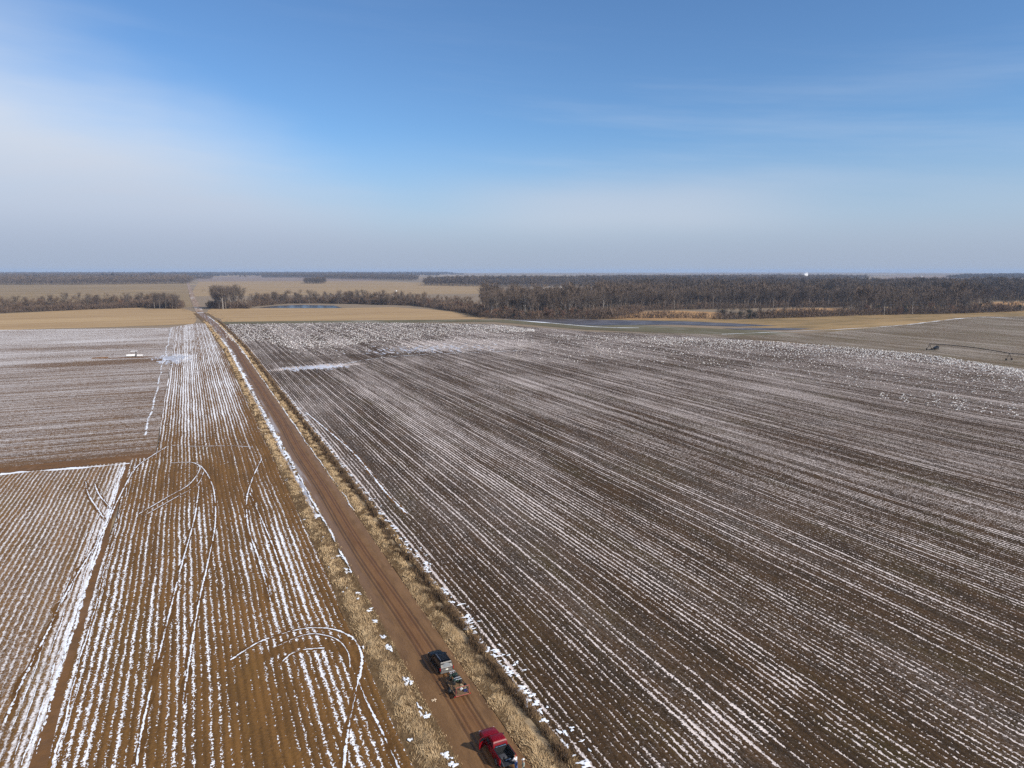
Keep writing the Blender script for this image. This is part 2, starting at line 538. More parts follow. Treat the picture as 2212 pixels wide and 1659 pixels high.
def road_mat():
    m, nt = material("clay_road", 0.7, 0.3)
    X, Y, _ = nt.xyz(nt.pos())
    n = nt.noise(nt.vec(X * 0.9, Y * 0.18, 0.0), 1.0, 5.0, 0.62)
    n2 = nt.noise(nt.vec(X * 5.0, Y * 2.0, 5.0), 1.0, 4.0, 0.7)
    base = nt.mix(nt.smooth(n + (n2 - 0.5) * 0.5, 0.34, 0.68), (.130, .067, .026), (.175, .093, .038))
    yy = Y
    shift = nt.m('SINE', yy / 37.0) * 0.35 + nt.m('SINE', yy / 13.0 + 1.0) * 0.22 + 0.1
    xr = X - shift
    wet = None
    for rx in RUTS:
        d = (xr - rx).abs()
        k = nt.smooth(d + (n2 - 0.5) * 0.12, 0.22, 0.06)
        wet = k if wet is None else wet.max(k)
    mud = nt.smooth(nt.noise(nt.vec(X * 0.55, Y * 0.10, 14.0), 1.0, 5.0, 0.7), 0.5, 0.66)
    base = nt.mix(mud * 0.55, base, (.070, .036, .015))
    c = nt.mix(wet * 0.6, base, (.055, .026, .010))
    mid = nt.smooth((X - 0.1).abs(), 1.5, 0.6) * 0.35
    c = nt.mix(mid, c, (.15, .06, .018))
    # pale greyish silt on the shoulders, stronger farther along the road
    sh = nt.smooth(X + (n - 0.5) * 1.6, -1.5, -2.6) * nt.smooth(Y, 75.0, 150.0)
    sh2 = nt.smooth(X + (n - 0.5) * 1.6, 1.6, 2.6) * nt.smooth(Y, 60.0, 200.0) * 0.6
    c = nt.mix(sh.max(sh2) * 0.75, c, (.17, .105, .07))
    # frozen puddles in the left shoulder far along
    ic = nt.smooth(nt.noise(nt.vec(X * 0.7, Y * 0.03, 8.0), 1.0, 3.0), 0.5, 0.6) * nt.smooth(X, -1.9, -2.7) * nt.smooth(Y, 130.0, 190.0)
    c = nt.mix(ic * 0.8, c, (.30, .27, .27))
    cr = nt.smooth(nt.noise(nt.vec(X * 1.5, Y * 1.5, 4.0), 1.0, 5.0, 0.75), 0.66, 0.72) * 0.5
    c = nt.mix(cr, c, (.26, .15, .08))
    nt.put(nt.b.inputs['Base Color'], c)
    nt.put(nt.b.inputs['Roughness'], wet * -0.22 + 0.8)
    bump(nt, n2 * 0.06 + n * 0.1, 1.0, 0.6)
    return m


M_road = road_mat()
xs_r = np.concatenate([[-3.7, -3.5], np.arange(-3.3, 3.31, 0.1), [3.5, 3.7]])
road = link("road", strip_mesh("road", xs_r, ys_, road_z, [M_road]))
road['kind'] = 'structure'
# the far stretch of the road, past the little bridge
far_ys = np.array([960, 1100, 1400, 1800, 2400, 3000, 3450])
M_road2 = dry_field_mat("far_road", (.30, .22, .16), (.17, .105, .07), (.46, .42, .39), sx=0.3, sy=0.02, seed=81.0)
rf = link("road", strip_mesh("road", np.array([-4.6, -1, 1, 4.6]), far_ys, lambda X, Y: 0 * X + 0.02, [M_road2]))
rf['kind'] = 'structure'


def verge_z(X, Y):
    z = 0.02 + 0.05 * fbm(X * 1.6, Y * 1.2, 6)
    z = z + 0.22 * np.exp(-((X + 6.3) / 1.0) ** 2) - 0.16 * np.exp(-((X + 4.3) / 0.45) ** 2)
    z = z + 0.12 * np.exp(-((X - 4.7) / 0.8) ** 2) - 0.55 * np.exp(-((X - 6.45) / 0.5) ** 2)
    return np.where(np.abs(X) > 7.9, -0.05, z)


def verge_mat():
    m, nt = material("verge_soil", 0.95, 0.1)
    X, Y, _ = nt.xyz(nt.pos())
    n = nt.noise(nt.vec(X * 1.6, Y * 0.9, 0.0), 1.0, 5.0, 0.7)
    c = nt.mix(nt.smooth(n, 0.35, 0.65), (.10, .060, .028), (.17, .108, .052))
    c = nt.mix(nt.smooth(X, 5.2, 6.0) * nt.smooth(X, 7.8, 7.0) * 0.6, c, (.075, .052, .03))
    nt.put(nt.b.inputs['Base Color'], c)
    bump(nt, n * 0.2, 1.0, 0.8)
    return m


M_verge = verge_mat()
ys_v = np.concatenate([np.arange(20, 140, 0.5), np.arange(140, 300, 1.2), np.arange(300, 960, 4.0)])
for xs in (np.arange(-8.3, -3.35, 0.2), np.arange(3.4, 8.7, 0.2)):
    v = link("ground", strip_mesh("ground", xs, ys_v, verge_z, [M_verge]))
    v['kind'] = 'structure'

# dry grass on both verges: one mass of leaning blades
def blade_mat(name, a, b, c):
    m, nt = material(name, 0.85, 0.2)
    X, Y, Z = nt.xyz(nt.pos())
    n = nt.noise(nt.vec(X * 1.1, Y * 0.8, Z), 1.0, 4.0, 0.7)
    n2 = nt.noise(nt.vec(X * 9.0, Y * 9.0, Z * 2.0), 1.0, 2.0, 0.7)
    col = nt.mix(nt.smooth(n, 0.35, 0.6), a, b)
    col = nt.mix(nt.smooth(n2, 0.5, 0.7) * 0.7, col, c)
    nt.put(nt.b.inputs['Base Color'], col)
    return m


M_grass = blade_mat("dry_grass", (.50, .36, .20), (.36, .24, .12), (.60, .45, .28))
M_weed = blade_mat("brown_weeds", (.15, .092, .048), (.075, .048, .028), (.25, .165, .09))


def blades(n, xf, y0, y1, lmin, lmax, wid, lean, flat=0.35, yexp=1.0, zf=verge_z, zoff=0.0):
    y = y0 + (y1 - y0) * rng.random(n) ** yexp
    x = xf(n)
    # clumps: blades of a tuft share a heading
    hx = fbm(x * 2.2, y * 2.2, 41) * 3.2 + rng.normal(0, 0.8, n) + 0.5
    ca, sa = np.cos(hx), np.sin(hx)
    L = rng.uniform(lmin, lmax, n) * np.clip(1.0 + 0.55 * fbm(x * 1.5, y * 1.5, 77), .4, 1.7)
    up = rng.uniform(flat, 1.0, n) * (1 - lean) + 0.12
    z = zf(x, y) + zoff
    off = np.array([road_x(v) for v in y])
    bx = x + off
    w_ = wid * rng.uniform(0.5, 1.3, n)
    dxy = np.sqrt(np.clip(1 - up ** 2, 0, 1)) * L
    p0 = np.stack([bx - sa * w_, y + ca * w_, z - 0.03], -1)
    p1 = np.stack([bx + sa * w_, y - ca * w_, z - 0.03], -1)
    mid = np.stack([bx + ca * dxy * .55, y + sa * dxy * .55, z + L * up * 0.7], -1)
    p2 = mid + np.stack([sa * w_ * .7, -ca * w_ * .7, 0 * w_], -1)
    p3 = mid - np.stack([sa * w_ * .7, -ca * w_ * .7, 0 * w_], -1)
    tip = np.stack([bx + ca * dxy, y + sa * dxy, z + L * up * 0.86], -1)
    V = np.stack([p0, p1, p2, p3, tip], 1).reshape(-1, 3)
    b = np.arange(n)[:, None] * 5
    Fq = np.concatenate([b + np.array([[0, 1, 2]]), b + np.array([[0, 2, 3]]), b + np.array([[3, 2, 4]])], 0)
    return V, Fq


def join(parts):
    Vs, Fs, o = [], [], 0
    for V, Fc in parts:
        Vs.append(V)
        Fs.append(Fc + o)
        o += len(V)
    return np.concatenate(Vs), np.concatenate(Fs)


def nrm(c, s):
    return lambda n: c + s * rng.normal(0, 1, n)


def uni(a, b):
    return lambda n: rng.uniform(a, b, n)


gparts = []
for (ya, yb, dens, wd, ll) in ((48, 110, 46, .028, 1.0), (110, 200, 22, .05, 1.1), (200, 420, 9, .10, 1.25), (420, 800, 4, .20, 1.6)):
    Lh = yb - ya
    gparts.append(blades(int(Lh * dens * 2.6), nrm(-6.35, 0.62), ya, yb, .28 * ll, .62 * ll, wd, .5))
    gparts.append(blades(int(Lh * dens * 0.8), nrm(-5.0, 0.42), ya, yb, .2 * ll, .5 * ll, wd, .3))
    gparts.append(blades(int(Lh * dens * 2.3), nrm(4.75, 0.52), ya, yb, .25 * ll, .58 * ll, wd, .5))
    gparts.append(blades(int(Lh * dens * 1.0), nrm(5.75, 0.35), ya, yb, .22 * ll, .55 * ll, wd, .4))
    gparts.append(blades(int(Lh * dens * 0.5), nrm(3.55, 0.22), ya, yb, .1 * ll, .3 * ll, wd, .4))
    gparts.append(blades(int(Lh * dens * 0.4), nrm(-3.75, 0.25), ya, yb, .1 * ll, .3 * ll, wd, .4))
    gparts.append(blades(int(Lh * dens * 0.6), uni(7.0, 8.4), ya, yb, .2 * ll, .55 * ll, wd, .3))
V, Fq = join(gparts)
grass = link("grass", np_mesh("grass", V, Fq, [M_grass]))
grass['kind'] = 'stuff'
wparts = []
for (ya, yb, dens, wd, ll) in ((48, 110, 46, .028, 1.0), (110, 200, 22, .05, 1.1), (200, 420, 9, .10, 1.25), (420, 800, 4, .20, 1.6)):
    Lh = yb - ya
    n = int(Lh * dens * 2.8)
    # weeds come in clumps along the ditch with gaps between
    cy = rng.uniform(ya, yb, max(6, int(Lh * 0.8)))
    idx = rng.integers(0, len(cy), n)
    yy = cy[idx] + rng.normal(0, 0.55, n)
    xx = 6.75 + rng.normal(0, 0.5, n) + 0.5 * np.sin(cy[idx] * 3.1)
    Vb, Fb = blades(n, lambda k: xx, 0, 1, .45 * ll, 1.05 * ll, wd, .05, flat=.55)
    sh = np.repeat(yy, 5)
    oldy = Vb[:, 1]
    by = np.repeat(Vb.reshape(-1, 5, 3)[:, :2, 1].mean(1), 5)
    Vb[:, 1] = oldy - by + sh
    Vb[:, 0] += np.repeat(np.array([road_x(q) for q in yy]), 5)
    zz = verge_z(xx, yy) - verge_z(xx, Vb.reshape(-1, 5, 3)[:, :2, 1].mean(1))
    wparts.append((Vb, Fb))
    wparts.append(blades(int(Lh * dens * 0.5), nrm(-5.4, 0.6), ya, yb, .25 * ll, .6 * ll, wd, .2))
V, Fq = join(wparts)
weeds = link("weeds", np_mesh("weeds", V, Fq, [M_weed]))
weeds['kind'] = 'stuff'

# ------------------------------------------------------------------ snow lying in tracks, patches and drifts
M_snow = dry_field_mat("snow", (.80, .83, .88), (.72, .75, .80), (.62, .64, .70), sx=0.8, sy=0.8, seed=91.0)
snow_parts = []


mud_parts = []


def ribbon(pts, wd, z=0.03, broken=0.0, ragged=0.35, step=0.5, mud=False):
    """a ragged line of snow along a wheel track"""
    P = [pts[0]]
    for a, b in zip(pts[:-1], pts[1:]):
        L = math.dist(a, b)
        k = max(1, int(L / step))
        for j in range(1, k + 1):
            P.append((a[0] + (b[0] - a[0]) * j / k, a[1] + (b[1] - a[1]) * j / k))
    P = np.array(P)
    n = len(P)
    T = np.gradient(P, axis=0)
    T /= np.linalg.norm(T, axis=1)[:, None] + 1e-9
    N = np.stack([-T[:, 1], T[:, 0]], -1)
    ker = np.array([1, 2, 3, 2, 1]) / 4.36
    wl = wd * np.clip(1 + ragged * np.convolve(rng.normal(0, 1, n), ker, 'same'), .2, 2.0)
    wr = wd * np.clip(1 + ragged * np.convolve(rng.normal(0, 1, n), ker, 'same'), .2, 2.0)
    fade = np.ones(n)
    if broken:
        k1 = np.hanning(13); k1 /= np.sqrt((k1 ** 2).sum())
        g1 = np.convolve(rng.normal(0, 1, n + 12), k1, 'valid')
        fade = np.clip(1.08 - broken * 2.0 + .42 * g1, 0, 1.4)
    wl, wr = wl * fade, wr * fade
    keep = (fade[1:] + fade[:-1]) > .08
    if wd < .3 and mud:
        k2 = np.convolve(rng.normal(0, .16, n + 4), np.ones(5) / 2.2, 'valid')
        Lp, Rp = P + N * (.42 + k2)[:, None], P - N * (.42 - k2)[:, None]
        V = np.concatenate([np.c_[Lp, np.full(n, z - .022 + .0013 * len(mud_parts))], np.c_[Rp, np.full(n, z - .022 + .0013 * len(mud_parts))]])
        i = np.arange(n - 1)
        mud_parts.append((V, np.concatenate([np.stack([i, i + n, i + n + 1], -1), np.stack([i, i + n + 1, i + 1], -1)])))
    if wd < .5:
        seg_ = np.linalg.norm(np.diff(P, axis=0), axis=1).sum()
        m_ = int(seg_ / (.12 if wd < .3 else .2))
        t_ = np.sort(rng.uniform(0, n - 1.001, m_))
        i0 = t_.astype(int)
        fr = (t_ - i0)[:, None]
        C = P[i0] * (1 - fr) + P[i0 + 1] * fr
        ok = rng.random(m_) < np.clip(fade[i0], 0, 1) * .92
        C, i0 = C[ok], i0[ok]
        m_ = len(C)
        if m_ == 0:
            return
        C = C + N[i0] * (rng.normal(0, .38, m_) * wd)[:, None]
        hl_ = rng.uniform(.10, .42, m_)
        hw_ = wd * rng.uniform(.25, 1.0, m_) * np.clip(fade[i0], .4, 1.2)
        a_ = np.linspace(0, 2 * np.pi, 9, endpoint=False)
        rad = np.clip(1 + .35 * rng.normal(0, 1, (m_, 9)), .3, 1.7)
        px2 = np.cos(a_)[None] * rad * hl_[:, None]
        py2 = np.sin(a_)[None] * rad * hw_[:, None]
        V = np.stack([C[:, 0:1] + T[i0, 0:1] * px2 + N[i0, 0:1] * py2, C[:, 1:2] + T[i0, 1:2] * px2 + N[i0, 1:2] * py2, np.broadcast_to((z + rng.uniform(0, .008, m_))[:, None], px2.shape)], -1)
        V = np.concatenate([V, np.c_[C, np.full(m_, z + .02)][:, None, :]], 1).reshape(-1, 3)
        q_ = np.arange(9)
        tri = np.stack([q_, (q_ + 1) % 9, np.full(9, 9)], -1)
        snow_parts.append((V, (tri[None] + (np.arange(m_) * 10)[:, None, None]).reshape(-1, 3)))
        return
    Lp, Rp = P + N * wl[:, None], P - N * wr[:, None]
    V = np.concatenate([np.c_[Lp, np.full(n, z)], np.c_[Rp, np.full(n, z)]])
    i = np.arange(n - 1)[keep]
    Fc = np.concatenate([np.stack([i, i + n, i + n + 1], -1), np.stack([i, i + n + 1, i + 1], -1)])
    snow_parts.append((V, Fc))


def spline(pts, k=8):
    """smooth curve through measured points"""
    P = np.array([pts[0]] + list(pts) + [pts[-1]], float)
    out = []
    for i in range(1, len(P) - 2):
        for t in np.linspace(0, 1, k, endpoint=False):
            p0, p1, p2, p3 = P[i - 1], P[i], P[i + 1], P[i + 2]
            out.append(tuple(0.5 * ((2 * p1) + (-p0 + p2) * t + (2 * p0 - 5 * p1 + 4 * p2 - p3) * t * t + (-p0 + 3 * p1 - 3 * p2 + p3) * t ** 3)))
    out.append(tuple(pts[-1]))
    return out


def blob(cx, cy, rx, ry, z=0.05, hgt=0.05, n=18):
    a = np.linspace(0, 2 * math.pi, n, endpoint=False)
    rr_ = np.clip(1 + .32 * np.cos(2 * a + rng.uniform(0, 6)) + .25 * np.cos(3 * a + rng.uniform(0, 6)) + .2 * np.cos(5 * a + rng.uniform(0, 6)) + 0.12 * rng.normal(0, 1, n), .2, 2)
    ring = np.stack([cx + np.cos(a) * rx * rr_, cy + np.sin(a) * ry * rr_, np.full(n, z)], -1)
    V = np.concatenate([ring, [[cx, cy, z + hgt]]])
    i = np.arange(n)
    snow_parts.append((V, np.stack([i, (i + 1) % n, np.full(n, n)], -1)))


# the turning loops in the left field
ribbon(spline(gp((500, 1425), (545, 1395), (590, 1375), (650, 1359), (700, 1357), (740, 1366), (768, 1385), (782, 1420), (779, 1450), (772, 1480), (755, 1560), (748, 1610), (742, 1660))), 0.132, broken=.06, mud=True)
ribbon(spline(gp((600, 1395), (660, 1371), (705, 1373), (735, 1387), (752, 1410), (756, 1440))), 0.075, broken=.06, mud=True)
ribbon(spline(gp((610, 1430), (630, 1412), (660, 1403), (700, 1400))), 0.099, broken=.06, mud=True)
ribbon(spline(gp((772, 1465), (790, 1510), (825, 1580), (862, 1660))), 0.116, broken=.06, mud=True)
ribbon(spline(gp((565, 992), (545, 1035), (533, 1080), (537, 1140), (560, 1210), (585, 1300))), 0.124, broken=.06, mud=True)
ribbon(spline(gp((540, 1065), (560, 1110), (590, 1180), (610, 1240))), 0.099, broken=.06, mud=True)
ribbon(spline(gp((370, 1000), (420, 1000), (445, 1020), (462, 1060), (465, 1130), (450, 1210), (430, 1300), (410, 1420), (395, 1520))), 0.108, broken=.06, mud=True)
ribbon(spline(gp((300, 1110), (360, 1075), (410, 1045), (432, 1012), (420, 1000))), 0.099, broken=.06, mud=True)
ribbon(spline(gp((305, 1118), (370, 1080), (425, 1048), (440, 1020))), 0.083, broken=.06, mud=True)
ribbon(spline(gp((430, 1050), (420, 1120), (390, 1230), (350, 1390), (310, 1560), (295, 1650))), 0.108, broken=.06, mud=True)
ribbon(spline(gp((185, 1040), (192, 1070), (215, 1105), (232, 1132))), 0.124, broken=.06, mud=True)
ribbon(spline(gp((205, 1045), (215, 1070), (240, 1098))), 0.099, broken=.06, mud=True)
ribbon(spline(gp((360, 965), (320, 990), (290, 1015), (250, 1090), (228, 1140), (150, 1270), (100, 1370), (45, 1480), (10, 1560))), 0.116, broken=.06, mud=True)
ribbon(spline(gp((370, 962), (420, 964), (500, 963), (545, 966))), 0.132, broken=.06, mud=True)
ribbon(spline(gp((0, 1024), (100, 1016), (200, 1008), (280, 1001))), .75, z=.02, broken=.02, ragged=.5)
for xq, wq, bq in [(-45.15, .16, .10), (-45.5, .14, .10), (-46.0, .09, .15), (-43.1, .08, .28), (-42.6, .06, .3), (-47.2, .07, .2), (-48.3, .06, .2)]:
    ribbon([(xq + 0.10 * math.sin(q * .21 + xq * 9) + 0.07 * math.sin(q * .6 + xq * 4), q) for q in np.arange(28, 214, 3.0)], wq, z=.015, ragged=.55, broken=bq)
# headland line far left, curved wheel tracks in the right field
ribbon([(-42 + rng.normal(0, .5), y_) for y_ in range(250, 720, 14)], .30, z=.02, broken=.12, ragged=.7)
ribbon(spline(gp((695, 797), (740, 787), (800, 776), (870, 769), (960, 764), (1060, 760), (1130, 757))), .45, z=.03, ragged=.6, broken=.06)
ribbon(spline(gp((660, 890), (720, 940), (770, 985), (830, 1060), (880, 1110))), 0.182, broken=.06, mud=True)
ribbon(spline(gp((1090, 690), (1180, 697), (1290, 706), (1380, 708))), 1.3, z=-.02, ragged=.5, step=4, broken=.06)
ribbon(spline(gp((1560, 722), (1700, 716), (1820, 711), (1950, 702), (2110, 685), (2212, 690))), .7, z=.0, ragged=.6, step=4, broken=.05)
# snow along the verges: the left ditch, the right field edge, the road's rim
for (ya, yb, pr) in ((50, 95, .55), (95, 130, .25)):
    for yv in np.arange(ya, yb, .7):
        if rng.random() < pr * (0.5 + 0.5 * math.sin(yv * 0.7)):
            [blob(-4.35 + rng.normal(0, .26), yv + rng.normal(0, .3), rng.uniform(.08, .32), rng.uniform(.12, .5), z=0.0, hgt=.09) for _q in range(3)]
for yv in np.arange(46, 330, .42):
    q = rng.random()
    if q < .75 * (0.55 + 0.45 * math.sin(yv * .9 + math.sin(yv * .31) * 2)):
        blob(8.45 + rng.normal(0, .35) + road_x(yv), yv, rng.uniform(.15, .55), rng.uniform(.12, .42), z=.06, hgt=.05)
    if q < .3:
        blob(rng.uniform(7.2, 10.5), yv, rng.uniform(.08, .3), rng.uniform(.08, .3), z=.10, hgt=.04)
    if q > .93:
        blob(-6.0 + rng.normal(0, .9), yv, rng.uniform(.1, .3), rng.uniform(.1, .3), z=.20, hgt=.05)
for (ya, yb, xx, wd, br) in ((118, 190, -3.75, .16, .05), (190, 330, -3.9, .35, .05), (330, 600, -4.0, .6, .08), (150, 260, 3.5, .09, .10), (230, 520, 3.55, .18, .12), (440, 900, 3.7, .5, .1)):
    ribbon([(xx + road_x(q) + rng.normal(0, .12), q) for q in np.arange(ya, yb, 5)], wd, z=.09, broken=br, ragged=.6)
for q in np.arange(150, 760, 4.0):
    if rng.random() < .5:
        blob(-4.6 + road_x(q) + rng.normal(0, .35), q, rng.uniform(.3, .9), rng.uniform(.8, 2.5), z=.04, hgt=.05)
V, Fq = join(snow_parts)
Vm_, Fm_ = join(mud_parts)
M_rut = dry_field_mat("rutted_mud", (.125, .060, .018), (.085, .042, .013), (.15, .078, .026), sx=0.9, sy=0.9, seed=73.0)
rut = link("path", np_mesh("path", Vm_, Fm_, [M_rut]))
rut['kind'] = 'structure'
snow_parts = []
ribbon(spline(gp((1125, 776), (1116, 768), (1118, 757), (1140, 744), (1180, 735), (1230, 729))), .3, z=.03, ragged=.5, broken=.03)
ribbon(spline(gp((1134, 776), (1125, 768), (1128, 757), (1152, 745), (1190, 737))), .16, z=.03, ragged=.5, broken=.1)
ribbon(spline(gp((1330, 775), (1300, 762), (1288, 750), (1293, 742), (1320, 733), (1370, 726))), .28, z=.03, ragged=.5, broken=.05)
ribbon(spline(gp((1560, 770), (1500, 765), (1470, 757), (1458, 748), (1463, 741))), .24, z=.03, ragged=.5, broken=.06)
V2, Fq2 = join(snow_parts)
M_path = dry_field_mat("pale_track", (.44, .37, .31), (.36, .30, .25), (.52, .46, .41), sx=0.6, sy=0.6, seed=95.0)
path = link("path", np_mesh("path", V2, Fq2, [M_path]))
path['kind'] = 'structure'
snow = link("snow", np_mesh("snow", V, Fq, [M_snow]))
snow['kind'] = 'stuff'


# ------------------------------------------------------------------ standing water and ice
def water_mat(name, c, rough, icy=0.0, spec=.5):
    m, nt = material(name, rough, spec)
    X, Y, _ = nt.xyz(nt.pos())
    n = nt.noise(nt.vec(X * 0.05, Y * 0.05, 0.0), 1.0, 4.0, 0.6)
    c2 = tuple(v * 1.6 + 0.02 for v in c)
    col = nt.mix(nt.smooth(n, 0.4, 0.65), c, c2)
    if icy:
        n2 = nt.noise(nt.vec(X * 0.25, Y * 0.12, 4.0), 1.0, 5.0, 0.65)
        col = nt.mix(nt.smooth(n2, 0.4, 0.62) * icy, col, (.50, .51, .56))
    nt.put(nt.b.inputs['Base Color'], col)
    return m


M_water = water_mat("still_water", (.018, .022, .03), .2, spec=.3)
M_flood = water_mat("shallow_flood", (.062, .054, .055), .5, spec=.25)
M_ice = water_mat("thin_ice", (.34, .34, .37), .5, .6, spec=.2)
poly_sheet("water", gp((560, 664.5), (640, 665.5), (740, 665), (720, 660), (650, 658.5), (590, 661)), -0.04, M_water, step=8, jitter=.7)
poly_sheet("water", gp((1085, 690), (1250, 689), (1330, 691), (1480, 694), (1600, 699), (1680, 703.5), (1600, 705), (1450, 701), (1370, 702), (1270, 703), (1170, 695.5)), -0.03, M_flood, step=12, jitter=1.3)
poly_sheet("water", gp((1560, 709), (1700, 708.5), (1760, 710), (1700, 713), (1600, 712)), -0.03, M_flood, step=12, jitter=1.2)
snow_parts = []
for cx, cy, rx, ry, n in ((-37.5, 468, 8, 22, 170), (33, 392, 15, 8, 120), (120, 455, 45, 22, 160)):
    for k in range(n):
        blob(cx + rng.normal(0, .5) * rx, cy + rng.normal(0, .5) * ry, rng.uniform(.25, .9), rng.uniform(.8, 4.0), z=.02, hgt=.01)
V, Fq = join(snow_parts)
ice = link("ice", np_mesh("ice", V, Fq, [M_ice]))
ice['kind'] = 'stuff'
poly_sheet("ice", [(-5.3, 150), (-4.4, 150), (-4.4, 260), (-4.6, 330), (-5.6, 330), (-5.2, 240)], 0.06, M_ice, step=6, jitter=.2)



# ------------------------------------------------------------------ trees: bare winter hardwoods
def twig_mat(name, a, b, c):
    m, nt = material(name, 0.9, 0.1)
    X, Y, Z = nt.xyz(nt.pos())
    oi = nt.node('ShaderNodeObjectInfo')
    rnd = S(nt, oi.outputs['Random'])
    n = nt.noise(nt.vec(X * 0.05, Y * 0.05, Z * 0.05 + rnd * 30.0), 1.0, 3.0, 0.6)
    n2 = nt.noise(nt.vec(X, Y, Z), 0.6, 2.0, 0.6)
    col = nt.mix(nt.smooth(n, 0.35, 0.65), a, b)
    col = nt.mix(nt.smooth(n2 + (rnd - 0.5) * 0.3, 0.5, 0.68) * 0.7, col, c)
    nt.put(nt.b.inputs['Base Color'], col)
    return m


M_twig = twig_mat("bare_twigs", (.105, .079, .060), (.070, .055, .046), (.165, .120, .088))
M_twig_rust = twig_mat("russet_twigs", (.17, .085, .05), (.12, .068, .045), (.20, .12, .075))
M_twig_dark = twig_mat("dark_twigs", (.055, .058, .042), (.042, .046, .036), (.085, .075, .058))
M_bark = twig_mat("grey_bark", (.16, .135, .115), (.11, .093, .08), (.24, .21, .18))
M_bark_pale = twig_mat("pale_bark", (.30, .27, .24), (.22, .19, .165), (.38, .35, .31))
M_brush = twig_mat("brushwood", (.13, .088, .062), (.095, .07, .055), (.18, .125, .08))


def tube(p0, p1, r0, r1, n=5):
    p0, p1 = np.array(p0, float), np.array(p1, float)
    d = p1 - p0
    d /= np.linalg.norm(d) + 1e-9
    u = np.cross(d, [0.3, 0.9, 0.2]); u /= np.linalg.norm(u) + 1e-9
    v = np.cross(d, u)
    a = np.linspace(0, 2 * np.pi, n, endpoint=False)
    ring = np.cos(a)[:, None] * u + np.sin(a)[:, None] * v
    V = np.concatenate([p0 + ring * r0, p1 + ring * r1])
    i = np.arange(n)
    j = (i + 1) % n
    return V, np.concatenate([np.stack([i, j, j + n], -1), np.stack([i, j + n, i + n], -1)])


def tree_np(r, H_, W_, ntw, tw, clear=0.3, limbs=9, spread=1.0, tl=0.13, segs=5):
    """trunk with limbs (V, F) and a crown of fine twigs (V, F); a bare tree H_ tall and W_ wide"""
    tp = []
    lean = r.normal(0, .02 * H_, 2)
    top = np.array([lean[0], lean[1], H_ * .80])
    kx = r.normal(0, .012 * H_, 2)
    mid = np.array([kx[0], kx[1], H_ * .4])
    tp.append(tube((0, 0, -.3), mid, .019 * H_, .014 * H_, segs))
    tp.append(tube(mid, top, .014 * H_, .004 * H_, segs))
    tips = [top]
    for k in range(limbs):
        t = r.uniform(clear, .72)
        z = H_ * t
        b = mid * min(1, t / .4) if t < .4 else mid + (top - mid) * ((t - .4) / .4)
        b = np.array([b[0], b[1], z])
        a = r.uniform(0, 6.28)
        reach = W_ * .5 * r.uniform(.5, .95) * (1 - abs(t - .45) * .6)
        e = b + np.array([math.cos(a) * reach, math.sin(a) * reach, H_ * r.uniform(.14, .30)])
        e[2] = min(e[2], H_ * .93)
        m_ = (b + e) / 2 + np.array([0, 0, -.02 * H_]) + r.normal(0, .01 * H_, 3)
        tp.append(tube(b, m_, .0085 * H_, .006 * H_, 4))
        tp.append(tube(m_, e, .006 * H_, .002 * H_, 4))
        tips += [m_, e, (m_ + e) / 2]
        for q in range(2):
            e2 = m_ + (e - m_) * r.uniform(.1, .7) + r.normal(0, .09 * H_, 3) * np.array([1, 1, .6]) + np.array([0, 0, .06 * H_])
            tp.append(tube(m_, e2, .004 * H_, .0012 * H_, 3))
            tips.append(e2)
    tips = np.array(tips)
    ii = r.integers(0, len(tips), ntw)
    base = tips[ii] + r.normal(0, 1, (ntw, 3)) * np.array([W_ * .085, W_ * .085, H_ * .05])
    base[:, 2] = np.clip(base[:, 2], H_ * clear * .8, H_ * .97)
    out = base - np.array([0, 0, H_ * .45])
    out[:, 2] *= .6
    out /= np.linalg.norm(out, axis=1)[:, None] + 1e-9
    d = out * .8 * spread + r.normal(0, .55, (ntw, 3)) + np.array([0, 0, .45])
    d /= np.linalg.norm(d, axis=1)[:, None] + 1e-9
    L = H_ * tl * r.uniform(.5, 1.25, ntw)
    s = np.cross(d, r.normal(0, 1, (ntw, 3)))
    s /= np.linalg.norm(s, axis=1)[:, None] + 1e-9
    tw_ = tw * r.uniform(.5, 1.4, ntw)
    p0 = base - d * (L * .3)[:, None]
    V = np.stack([p0 + s * tw_[:, None], p0 - s * tw_[:, None], p0 + d * L[:, None]], 1).reshape(-1, 3)
    return join(tp), (V, np.arange(ntw * 3).reshape(-1, 3))


def bush_np(r, H_, W_, n, tw):
    """many stems rising from the ground"""
    a = r.uniform(0, 6.28, n)
    q = np.sqrt(r.random(n)) * W_ * .5
    b = np.stack([np.cos(a) * q, np.sin(a) * q, H_ * r.uniform(0, .62, n)], -1)
    d = np.stack([np.cos(a) * .35, np.sin(a) * .35, np.ones(n)], -1) + r.normal(0, .45, (n, 3))
    d /= np.linalg.norm(d, axis=1)[:, None]
    L = H_ * r.uniform(.25, .5, n) * (1.1 - .5 * q / (W_ * .5))
    s = np.cross(d, r.normal(0, 1, (n, 3)))
    s /= np.linalg.norm(s, axis=1)[:, None] + 1e-9
    t_ = tw * r.uniform(.5, 1.4, n)
    V = np.stack([b + s * t_[:, None], b - s * t_[:, None], b + d * L[:, None]], 1).reshape(-1, 3)
    return V, np.arange(n * 3).reshape(-1, 3)


tr = np.random.default_rng(77)
PROTO = {}


def proto(kind, k, fn, crown_m, trunk_m):
    (tv, tf), (cv, cf) = fn()
    PROTO.setdefault(kind, []).append((np_mesh("trunk", tv, tf, [trunk_m]), np_mesh("crown", cv, cf, [crown_m])))


